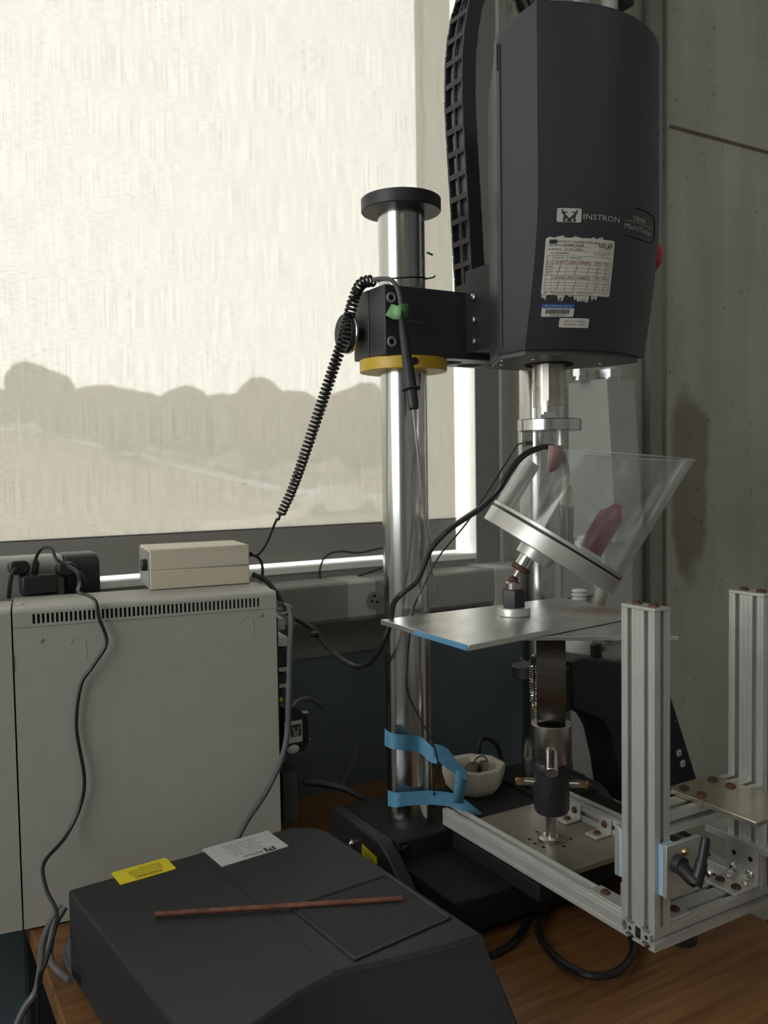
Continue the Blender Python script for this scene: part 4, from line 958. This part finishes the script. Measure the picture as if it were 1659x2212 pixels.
M().tube(spline(el, 8), .0046, 10).build('heating_coil', mat('dull_heater_tube', (.34, .31, .28), .35, 1.0, var=.2), ih)
tp = [(1186, 962, .899), (1217, 962, .915), (1216, 985, .915), (1208, 1008, .912), (1196, 1018, .909), (1184, 1022, .903), (1184, 990, .900)]
P = px(tp); tag(M().add(P, [tuple(range(len(P)))]).build('pink_tape', PTAPE, thick=.0012), 'pink tape holding the black heater cable to the cylinder rim', 'tape')

# ================================================================ aluminium extrusion frame
ef = thing('extrusion_frame', 'slotted aluminium extrusion frame with two posts in front of the machine', 'frame', (.855, .80, -.60))
G = .0250
def tslot(nu, nv, closed=()):
    """outline of an nu x nv module T slot profile, lower left corner at 0,0"""
    g = G; out = []
    def side(n, sid):
        pts = []
        for k in range(n):
            c = g * (k + .5)
            for gx in (.0018, .0036): pts += [(k * g + gx, 0), (k * g + gx + .0002, .0004), (k * g + gx + .0006, .0004), (k * g + gx + .0008, 0)]
            if sid not in closed:
                pts += [(c - .0034, 0), (c - .0034, .0022), (c - .0072, .0022), (c - .0072, .0034), (c - .0035, .0078), (c + .0035, .0078), (c + .0072, .0034), (c + .0072, .0022), (c + .0034, .0022), (c + .0034, 0)]
            for gx in (.0044, .0026): pts += [((k + 1) * g - gx, 0), ((k + 1) * g - gx + .0002, .0004), ((k + 1) * g - gx + .0006, .0004), ((k + 1) * g - gx + .0008, 0)]
        return pts
    W, H = nu * g, nv * g
    out.append((0, 0)); out += side(nu, 0); out.append((W, 0)); out += [(W - d, t) for t, d in side(nv, 1)]
    out.append((W, H)); out += [(W - t, H - d) for t, d in side(nu, 2)]; out.append((0, H)); out += [(d, H - t) for t, d in side(nv, 3)]
    return out
X0, X1_, Y0 = .7475, .938, .677
ZB, ZTp = -.5570, -.5320
def holes(m, org, u, v, w, cs, r=.0026):
    for a, b in cs: m.cyl(V(org) + V(u) * a + V(v) * b, V(org) + V(u) * a + V(v) * b + V(w), r, n=12)
# cross bar at the bottom front
M().prism(tslot(2, 1), (X0, Y0, ZB), (0, 1, 0), (0, 0, 1), (.55, 0, 0)).build('cross_bar', ALU, ef, smooth=False)
hb_ = M(); holes(hb_, (X0, Y0, ZB), (0, 1, 0), (0, 0, 1), (-.0004, 0, 0), ((G / 2, G / 2), (1.5 * G, G / 2))); hb_.build('end_bore', HOLE, ef)
M().prism([(G - .004, .006), (G + .004, .006), (G + .004, .019), (G - .004, .019)], (X0, Y0, ZB), (0, 1, 0), (0, 0, 1), (-.0004, 0, 0)).build('end_bore', HOLE, ef)
for x in (X0, X1_):
    M().prism(tslot(1, 2), (x, Y0, ZTp), (1, 0, 0), (0, 1, 0), (0, 0, -.166 - ZTp)).build('post', ALU, ef, smooth=False)
    ec = M().box(x - .0004, x + G + .0004, Y0 - .0004, Y0 + 2 * G + .0004, -.1658, -.1620).build('end_cap', ALUM, ef, bevel=.0005)
    for k in (.5, 1.5): M().lathe([(.0062, 0), (.0060, .0015), (.0042, .0034), (.0015, .0040)], (x + G / 2, Y0 + G * k, -.1620), (0, 0, 1), 16).build('bolt', RUST, ec)
# rails running back to the machine
m = M().prism(tslot(1, 1, closed=(3,)), (X0, Y0 + 2 * G, ZB), (1, 0, 0), (0, 0, 1), (0, .376, 0))
for z in (ZB + .0012, ZB + .0052, ZTp - .0066, ZTp - .0026): m.box(X0 - .0007, X0 + .0002, Y0 + 2 * G, Y0 + 2 * G + .376, z, z + .0010)
for x in (X0 + .0012, X0 + .0050, X0 + G - .0062, X0 + G - .0024): m.box(x, x + .0010, Y0 + 2 * G, Y0 + 2 * G + .376, ZTp - .0002, ZTp + .0006)
m.build('rail', ALU, ef, smooth=False)
M().prism(tslot(1, 1), (X1_, Y0 + 2 * G, ZB), (1, 0, 0), (0, 0, 1), (0, .366, 0)).build('rail', ALU, ef, smooth=False)
# upper beam between the posts
BZ = -.4255
M().prism(tslot(2, 1), (X0 + G, Y0, BZ), (0, 1, 0), (0, 0, 1), (X1_ - X0 - G, 0, 0)).build('beam', ALU, ef, smooth=False)
# right post foot continues below: brackets
def bolt(c, d, m=RUST, r=.0062, nm='bolt', par=None): M().lathe([(r, 0), (r * .97, .0015), (r * .68, .0034), (r * .25, .0040)], c, d, 16).build(nm, m, par or ef)
cbk = M().box(.933, .938, Y0 + .002, Y0 + 2 * G - .002, ZTp + .003, -.4855).box(.891, .938, Y0 + .002, Y0 + 2 * G - .002, ZTp + .0003, ZTp + .0045).build('corner_bracket', ALUM, ef, bevel=.0008)
for y in (.690, .714):
    bolt((.933, y, -.5170), (-1, 0, 0), CHROMEB, par=cbk); bolt((.906, y, ZTp + .0045), (0, 0, 1), par=cbk)
    bolt((.925, y, ZTp + .0045), (0, 0, 1), CHROMEB, .005, par=cbk)
    M().cyl((.933, y, -.4985), (.9327, y, -.4985), .0032, n=14).build('bracket_hole', HOLE, cbk)
cbl = M().box(.7725, .812, Y0 + .003, Y0 + 2 * G - .003, ZTp + .0003, ZTp + .0045).box(.7725, .7770, Y0 + .003, Y0 + 2 * G - .003, ZTp + .003, -.4930).build('corner_bracket', ALUM, ef, bevel=.0008)
bolt((.800, .694, ZTp + .0045), (0, 0, 1), RUST, par=cbl)
for x, y1 in ((X0, .785), (X1_, .790)):
    cb3 = M().box(x + .0015, x + G - .0015, Y0 + 2 * G + .001, y1, ZTp + .0003, ZTp + .0040).box(x + .0015, x + G - .0015, Y0 + 2 * G + .0003, Y0 + 2 * G + .004, ZTp + .003, -.497).build('corner_bracket', ALUM, ef, bevel=.0006)
    bolt((x + G / 2, y1 - .018, ZTp + .0040), (0, 0, 1), par=cb3)
bolt((X1_, .755, -.5450), (-1, 0, 0), CHROMEB)
# plates on the beam
bpz = BZ + G
tpl = M().prism([(.8205, .600), (.905, .600), (.905, .7255), (.8285, .7255), (.8205, .7175)], (0, 0, bpz + .0002), (1, 0, 0), (0, 1, 0), (0, 0, .0058)).build('top_plate', BRS, ef, bevel=.0006)
for x, y in ((.836, .711), (.836, .685), (.888, .711), (.888, .685)): bolt((x, y, bpz + .006), (0, 0, 1), par=tpl)
M().cyl((.893, .618, bpz + .0059), (.893, .618, bpz + .0063), .004, n=14).build('plate_hole', HOLE, tpl)
M().box(.930, 1.06, .560, .757, -.4850, -.4765).build('shelf_plate', ALUM, ef, bevel=.0006)
# locking bearing on the left post
M().box(.7530, .8095, Y0 - .0125, Y0 - .0068, -.4905, -.4300).build('bearing_plate', ALUM, ef, bevel=.0006)
M().box(.7532, .7720, Y0 - .0067, Y0 - .0003, -.4895, -.4310).build('bearing_pad', BLUEPAD, ef)
M().box(.7480, .8095, Y0 + 2 * G + .004, Y0 + 2 * G + .0125, -.4900, -.4300).build('bearing_plate', ALUM, ef, bevel=.0006)
M().box(.7480, .7720, Y0 + 2 * G + .0003, Y0 + 2 * G + .0040, -.4890, -.4310).build('bearing_pad', BLUEPAD, ef)
M().box(.8010, .8095, Y0 - .0040, Y0 + 2 * G + .0040, -.4900, -.4400).build('bearing_plate', ALUM, ef)
hh = V((.7680, Y0 - .0125, -.4520))
lv = M(); lv.cyl(hh, hh + V((0, -.010, 0)), .0105, .0100, 24)
lv.build('lever_hub', BLKM, ef)
lq = [hh + V((-.001, -.009, -.002)), hh + V((-.004, -.024, -.006)), hh + V((-.004, -.031, -.008))]
M().tube(lq, [.0082, .0080, .0076], 16).build('lever_hub', RUB, ef)
M().tube(spline([hh + V((-.006, -.031, -.011)), hh + V((.000, -.031, -.002)), hh + V((.006, -.031, .014)), hh + V((.0135, -.030, .037))], 6), [.0078] * 4 + [.0068] * 8 + [.0054] * 6 + [.0042], 14).build('lever_arm', RUB, ef)
bolt(hh + V((.014, -.0005, .010)), (0, -1, 0), BRASS, .005)
# clips on the base plate
for y in (1.020, .955):
    clp = M().box(.905, .937, y - .024, y, -.5565, -.5530).box(.9335, .937, y - .024, y, -.5530, -.531).build('corner_clip', ALUM, ef, bevel=.0006)
    bolt((.918, y - .012, -.5530), (0, 0, 1), RUST, .0060, par=clp); bolt((.9335, y - .012, -.5425), (-1, 0, 0), RUST, .0055, par=clp)
# levelling feet below the cross bar
for x in (.838, 1.20):
    M().lathe([(.018, ZB - .030), (.019, ZB - .026), (.017, ZB - .020), (.007, ZB - .016), (.007, ZB)], (x, .716, 0), (0, 0, 1), 20).build('rubber_foot', RUB, ef)

# ================================================================ probe with coiled cord, tapes, loose cables
pr = thing('probe', 'black handled probe with coiled cord draped over the crosshead', 'probe', aty(915, 1275, 1.04))
coil = spline(px([(806, 606, 1.125), (782, 612, 1.145), (766, 640, 1.165), (752, 690, 1.17), (737, 745, 1.17), (702, 850, 1.19), (662, 970, 1.22), (632, 1055, 1.25), (606, 1112, 1.27)]), 60)
Lc = [0]
for a, b in zip(coil, coil[1:]): Lc.append(Lc[-1] + (b - a).length)
m = M(); hel = []; turns = 62; N = turns * 12; tot = Lc[-1]; j = 0; uu = None
for k in range(N + 1):
    f = k / N; s = (f ** .80) * tot if False else f * tot
    while j < len(Lc) - 2 and Lc[j + 1] < s: j += 1
    p = coil[j].lerp(coil[j + 1], (s - Lc[j]) / max(1e-9, Lc[j + 1] - Lc[j])); t = (coil[j + 1] - coil[j]).normalized()
    uu = t.orthogonal().normalized() if uu is None else (uu - t * uu.dot(t)).normalized()
    w = t.cross(uu); a = 2 * math.pi * turns * f; hel.append(p + (uu * math.cos(a) + w * math.sin(a)) * (.0072 if f < .5 else .0072 - .0012 * (f - .5) * 2))
m.tube(hel, .0022, 6).build('coiled_cord', RUB, pr)
M().tube(spline(px([(605, 1112, 1.27), (602, 1122, 1.272), (598, 1122, 1.275), (590, 1140, 1.29), (575, 1175, 1.33), (560, 1196, 1.36), (548, 1200, 1.375)]), 8), .0020, 8).build('cord_end', RUB, pr)
M().tube(spline(px([(806, 604, 1.12), (825, 602, 1.105), (845, 605, 1.09), (858, 622, 1.085), (865, 650, 1.083), (868, 690, 1.080), (872, 720, 1.078)]), 8), .0034, 8).build('probe_lead', RUBG, pr)
h0, h1 = aty(868, 690, 1.075), aty(889, 848, 1.048); hv = h1 - h0
M().lathe([(.0035, -.012), (.0045, 0), (.0062, .02), (.0078, hv.length * .6), (.0085, hv.length - .012), (.0085, hv.length - .008), (.0135, hv.length - .006), (.0135, hv.length - .004), (.0085, hv.length - .002), (.0080, hv.length + .020), (.0070, hv.length + .024)], h0, hv, 24).build('probe_handle', BLKM, pr)
M().tube(px([(891, 868, 1.046), (912, 1060, 1.045), (938, 1276, 1.045)]), .0016, 8).build('probe_needle', STL, pr)
P = px([(833, 681, 1.098), (846, 656, 1.096), (859, 661, 1.078), (866, 656, 1.074), (882, 656, 1.086), (881, 686, 1.086), (863, 690, 1.071), (850, 690, 1.090)])
tag(M().add(P, [(0, 1, 2, 6, 7), (2, 3, 4, 5, 6)]).build('green_tape', GTAPE, thick=.0008), 'green tape holding the probe lead to the black crosshead', 'tape')
# thin black tie round the column
m = M(); m.tube([V((CX1, CY, .288)) + V((math.cos(a) * (CR + .0012), math.sin(a) * (CR + .0012), .004 * math.sin(a + 1))) for a in [2 * math.pi * k / 40 for k in range(41)]], .0011, 6)
m.tube(spline([V((CX1 + .033, CY - .016, .290)), V((CX1 + .045, CY - .02, .293)), V((CX1 + .048, CY - .02, .296))], 4), .0012, 6); m.tube(px([(922, 545, 1.12), (935, 551, 1.115)]), .0015, 6)
tag(m.build('cable_tie', RUB), 'thin black tie wrapped round the upper column over the crosshead', 'cable tie')

# blue masking tape on the lower column
def tape(pix, half_pix, lab, name='blue_tape'):
    up, dn_ = [], []
    for x, y, Y, hy in pix: up.append(aty(x, y - hy, Y)); dn_.append(aty(x, y + hy, Y))
    a, b = spline(up, 8), spline(dn_, 8)
    return tag(M().grid([a, b]).build(name, BTAPE, thick=.0004, fixn=False, smooth=False), lab, 'tape')
tape([(831, 1592, 1.140, 18), (845, 1600, 1.118, 17), (870, 1604, 1.110, 17), (905, 1608, 1.112, 18), (930, 1628, 1.095, 18), (945, 1638, 1.082, 12)], 0, 'blue tape strip wrapped across the column, higher of the two wraps')
tape([(936, 1620, 1.083, 14), (965, 1638, 1.078, 22), (990, 1662, 1.074, 14), (1008, 1676, 1.072, 10)], 0, 'short blue tape strip slanting from the upper wrap to the corner')
P = px([(1008, 1664, 1.074), (1009, 1685, 1.074), (1000, 1735, 1.073), (976, 1735, 1.073), (983, 1690, 1.073), (984, 1665, 1.073)])
tag(M().add(P, [tuple(range(6))]).build('blue_tape', BTAPE, thick=.0006), 'short upright blue tape strip joining the upper and lower strips', 'tape')
tape([(838, 1724, 1.140, 17), (855, 1728, 1.116, 16), (885, 1725, 1.109, 15), (930, 1723, 1.10, 15), (975, 1728, 1.085, 15), (1000, 1738, 1.076, 14), (1022, 1750, 1.073, 9), (1040, 1757, 1.073, 2)], 0, 'blue tape strip wrapped round the foot of the column, tail on the rail')

# octagonal cup on the machine base
cc = V((.890, 1.215, -.566))
cp_ = thing('foam_tray', 'cream octagonal foam cup holding metal parts behind the column', 'cup', cc)
m = M(); m.lathe([(.040, .0003), (.050, .012), (.056, .034), (.056, .045), (.053, .047), (.043, .045), (.039, .036), (.036, .022), (0.0, .021)], cc, (0, 0, 1), 8, a0=.3)
m.build('cup_body', CREAM, cp_, bevel=.003)
for dx, dy, r, h in ((-.014, -.01, .010, .026), (.004, .004, .012, .022), (.012, -.014, .007, .03)): M().cyl(cc + V((dx, dy, .0215)), cc + V((dx, dy, .0215 + h)), r, n=16).build('metal_part', STL, cp_)
M().tube(spline([cc + V((-.006, 0, .03)), cc + V((.004, .0, .052)), cc + V((.020, 0, .056)), cc + V((.028, -.004, .045)), cc + V((.026, -.004, .030))], 8), .0014, 6).build('wire', RUB, cp_)

def cable(name, pix, r, mt, lab, cat='cable', n=8):
    return tag(M().tube(spline(px(pix), n), r, 8).build(name, mt), lab, cat)
cable('cable', [(1032, 1655, 1.285), (1036, 1605, 1.285), (1050, 1595, 1.29), (1072, 1608, 1.29), (1084, 1640, 1.285), (1088, 1672, 1.27)], .0042, RUB, 'thick black cable arching behind the foam cup')
cable('cable', [(1135, 958, 1.105), (1120, 960, 1.10), (1105, 980, 1.09), (1080, 1020, 1.07), (1035, 1090, 1.055), (1000, 1140, 1.06), (950, 1200, 1.07), (910, 1275, 1.075), (893, 1315, 1.085), (886, 1365, 1.088), (880, 1430, 1.095),
                (879, 1490, 1.095), (905, 1548, 1.09), (932, 1598, 1.075), (945, 1640, 1.065), (943, 1670, 1.07), (938, 1700, 1.085), (938, 1745, 1.12)], .0013, RUB, 'thin black cable running down the column from the bright plug', n=10)
plg = aty(1136, 958, 1.10)
sq = thing('sensor_plug', 'small metal sensor block with round plug beside the rear column', 'sensor', aty(1137, 975, 1.10))
c = aty(1137, 955, 1.108); M().box(c.x - .0125, c.x + .0115, c.y - .004, c.y + .006, c.z - .022, c.z + .022).build('block', ALUM, sq, bevel=.001)
M().cyl(plg + V((-.007, -.004, 0)), plg + V((.008, -.004, .001)), .0036, n=14).build('plug', RUBG, sq)
M().cyl(c + V((0, -.004, .010)), c + V((0, -.005, .010)), .009, n=20).build('disc', GRYT, sq)
cable('cable', [(606, 1308, 1.30), (622, 1312, 1.265), (629, 1345, 1.245), (626, 1420, 1.24), (624, 1500, 1.235), (621, 1580, 1.23), (608, 1640, 1.222), (575, 1710, 1.212), (535, 1770, 1.195), (512, 1812, 1.185)], .0046, RUBG, 'grey cable hanging beside the cabinet and down behind the power unit')
cable('cable', [(655, 1690, 1.33), (700, 1694, 1.32), (745, 1705, 1.30), (790, 1728, 1.285), (828, 1750, 1.28)], .0060, RUB, 'thick black cable running low to the machine base behind the column')
cable('cable', [(692, 1252, 1.585), (692, 1225, 1.58), (706, 1200, 1.58), (735, 1191, 1.585), (775, 1194, 1.59), (825, 1184, 1.59), (865, 1180, 1.585), (895, 1200, 1.58), (890, 1240, 1.575)], .0022, RUB, 'thin dark cord looping over the window sill left of the column')
cable('cable', [(775, 1244, 1.555), (800, 1236, 1.56), (826, 1226, 1.56), (870, 1214, 1.56)], .0022, RUB, 'short dark cord along the wall above the raceway')
def desk_loop(pts, r, lab, lift=0):
    return tag(M().tube(spline([atz(x, y, DZ + r + z) for x, y, z in pts], 10), r, 8).build('cable', RUB), lab, 'cable')
desk_loop([(1182, 1950, .008), (1168, 1975, .006), (1163, 2010, .004), (1180, 2045, .006), (1215, 2080, .010), (1260, 2103, .012), (1300, 2108, .012), (1340, 2095, .010), (1364, 2065, .006), (1366, 2035, .003), (1352, 2008, .001), (1320, 1975, 0), (1290, 1950, 0)], .0052, 'thick black cable loop lying on the desk under the frame')
desk_loop([(1150, 1940, .0), (1140, 1985, .0), (1115, 2030, 0), (1085, 2052, 0), (1060, 2064, 0)], .0052, 'black cable curving toward the power unit on the dark desk')
for k, (rr, lab) in enumerate(((.040, 'grey cable coil at the left desk edge, outer loop'), (.031, 'grey cable coil at the left desk edge, inner loop'))):
    c = V((.232 - .004 * k, 1.185 - .006 * k, DZ + .006 + .009 * k))
    tag(M().tube([c + V((math.cos(a) * rr * .8, math.sin(a) * rr * 1.5, .003 * math.sin(3 * a))) for a in [2 * math.pi * i / 40 for i in range(41)]], .0045, 8).build('cable_coil', RUBG), lab, 'cable', 'coiled grey cables')
for k, (pts, lab) in enumerate((([(132, 1955, 1.235), (108, 1995, 1.225), (92, 2040, 1.205), (88, 2085, 1.17), (78, 2140, 1.13), (52, 2180, 1.13), (28, 2235, 1.13)], 'grey cable dropping over the left desk edge in a bunch'),
                                ([(140, 1960, 1.20), (118, 2000, 1.19), (108, 2050, 1.17), (112, 2080, 1.15), (135, 2105, 1.12), (152, 2118, 1.09)], 'grey cable bending round the corner of the power unit'))):
    cable('cable', pts, .0045, RUBG, lab)

# ================================================================ conduit trunk, pipes, bottle, control console on the right
ct = thing('conduit_trunk', 'tall grey metal conduit trunk on the concrete wall behind the head', 'conduit', (1.50, 1.53, DZ))
def trunk(name, z0, z1, xa, yt, yb, xw):
    P = [V((xa, YW - .012, z0)), V((xa, yb, z0)), V((xw, yb, z0)), V((xw, YW - .012, z0)), V((xa, YW - .012, z1)), V((xa, yt, z1)), V((xw, yt, z1)), V((xw, YW - .012, z1))]
    return M().add(P, [(0, 1, 2, 3), (7, 6, 5, 4), (0, 4, 5, 1), (1, 5, 6, 2), (2, 6, 7, 3), (3, 7, 4, 0)]).build(name, GRYT, ct, bevel=.0015)
trunk('upper_box', -.178, .197, 1.4565, 1.461, 1.432, 1.545)
trunk('lower_box', FZ + .25, -.181, 1.450, 1.462, 1.462, 1.540)
for x, y, r in ((1252, 806, .0115), (1318, 800, .020)):
    b = aty(x, y, 1.525); b = V((b.x, b.y, .197)); 
    M().lathe([(r * 1.55, .0), (r * 1.55, .004), (r * 1.4, .004), (r * 1.4, .009)], b, (0, 0, 1), 24).build('lock_ring', CHROMEB, ct)
    M().lathe([(r * 1.75, .009), (r * 1.75, .028)], b, (0, 0, 1), 8).build('compression_nut', CHROMEB, ct)
    M().cyl(b + V((0, 0, .028)), V((b.x, b.y, 1.61)), r, n=24).build('pipe', GRYT, ct)
c = aty(1348, 6, 1.54); M().box(c.x - .02, c.x + .012, 1.52, YW - .012, c.z - .012, c.z + .010).build('pipe_clamp', BLKM, ct)
M().cyl((aty(1272, 10, 1.55).x, 1.56, .70), (aty(1272, 10, 1.55).x, 1.56, 1.61), .014, n=18).build('pipe', CHROMEB, ct)
struct(M().box(aty(1404, 300, YW - .03).x, aty(1432, 300, YW - .03).x, YW - .03, YW - .011, FZ, 1.62).build('trim_7', GRYP, bevel=.003))

cs = thing('control_console', 'dark sloping control console with two white arrow keys right of the machine', 'console', aty(1400, 1700, 1.20))
YC = 1.17
cpx = [(1238, 1428), (1262, 1420), (1350, 1432), (1432, 1450), (1455, 1520), (1508, 1690), (1450, 1712), (1345, 1735), (1334, 1655), (1318, 1585), (1302, 1558), (1262, 1540), (1238, 1530)]
P = [aty(x, y, YC) for x, y in cpx]; n = len(P)
M().add(P + [p + V((0, .075, .0)) for p in P], [tuple(range(n)), tuple(range(2 * n - 1, n - 1, -1))] + [(k, (k + 1) % n, (k + 1) % n + n, k + n) for k in range(n)]).build('housing', BLKM, cs, bevel=.003)
q0 = aty(1480, 1650, YC); eu = (aty(1508, 1690, YC) - aty(1455, 1520, YC)).normalized(); ev = V((-eu.z, 0, eu.x)) * -1
def cpl(u, v): return aty(1474, 1660, YC) + V((0, -.0022, 0)) + ev * u * -1 - eu * v
for k, (x, y, s) in enumerate(((1466, 1626, 1), (1474, 1649, -1))):
    c = aty(x, y, YC); e1 = V((-.12, 0, .99)).normalized(); e0 = V((.99, 0, .12)).normalized()
    M().prism(rrect(.0125, .0125, .003), c, e0, e1, (0, -.002, 0)).build('arrow_key', PAPER, cs, bevel=.0005)
    M().add([c + V((0, -.0024, 0)) + e0 * a + e1 * (b * s) for a, b in ((-.0028, -.002), (.0028, -.002), (0, .003))], [(0, 1, 2)]).build('arrow_mark', INK, cs)
for x, y, t in ((1478, 1620, 'UP'), (1487, 1643, 'DN'), (1456, 1560, 'JOG'), (1460, 1575, 'STOP')):
    c = aty(x, y, YC); text(M(), t, 0, .009, 0, .004, lambda u, v, c=c: c + V((u, -.0006, v))).build('lettering', INKG, cs)
M().box(1.0855, 1.12, 1.18, 1.23, -.60, -.575).build('mounting_arm', BLKM, cs)
a = aty(1288, 1428, 1.20); M().lathe([(.014, 0), (.016, .004), (.011, .010), (.011, .034), (.009, .036)], a + V((0, 0, -.002)), (0, 0, 1), 20).build('knob_stem', RUB, cs)
a = atz(1250, 1430, aty(1250, 1426, 1.235).z)
c = aty(1252, 1426, 1.30)
bt = thing('squeeze_bottle', 'white plastic bottle with blue label and ribbed neck behind the plates', 'bottle', c)
zt = aty(1250, 1272, 1.30).z; z0 = c.z
M().lathe([(.028, 0), (.030, .003), (.030, .060), (.026, .072), (.014, .080)], c, (0, 0, 1), 24).build('bottle_body', WHITE, bt)
prof = [(.014, .080)]; z = .080
while z < zt - z0 - .004: prof += [(.0125, z + .002), (.0165, z + .005), (.0125, z + .008)]; z += .008
M().lathe(prof, c, (0, 0, 1), 20).build('ribbed_neck', mat('milky_plastic', (.66, .68, .70), .35, var=.04), bt)
M().grid([[c + V((math.cos(a) * .0304, math.sin(a) * .0304, z)) for a in [math.radians(-75 + 9 * i) for i in range(9)]] for z in (.028, .045)]).build('blue_label', mat('pale_blue_label', (.22, .32, .46), .6), bt)
M().box(c.x - .05, c.x + .10, 1.265, 1.35, c.z - .010, c.z - .0006).build('shelf', GRYJ, ct)
M().box(c.x + .02, c.x + .10, 1.345, 1.50, c.z - .010, c.z - .0006).box(1.4, 1.4565, 1.40, 1.55, c.z - .010, c.z - .0006).box(c.x + .09, 1.41, 1.40, 1.50, c.z - .010, c.z - .0006).build('shelf_arm', GRYJ, ct)

# ================================================================ fill light panels added unseen behind the viewer
LE = bpy.data.materials.new('fill_diffuser'); LE.use_nodes = True
_e = LE.node_tree.nodes['Principled BSDF']; _e.inputs['Emission Color'].default_value = (1, .97, .90, 1); _e.inputs['Emission Strength'].default_value = 2.6
for i, (x, y, lab) in enumerate(((-.6, -1.2, 'added fill light panel behind the viewer on the window side'), (1.6, -1.2, 'added fill light panel behind the viewer on the wall side'))):
    t = thing('fill_light', lab, 'fill light', (x, y, 1.58), 'added fill lights')
    M().box(x - .31, x + .31, y - .61, y + .61, 1.590, 1.6195).build('fill_frame', WHITE, t)
    M().box(x - .29, x + .29, y - .59, y + .59, 1.586, 1.5898).build('diffuser', LE, t)

# lift everything so that the floor lies at z = 0
for o in list(COL.objects):
    if o.parent is None and o.type in ('MESH', 'EMPTY'): o.location.z += UP
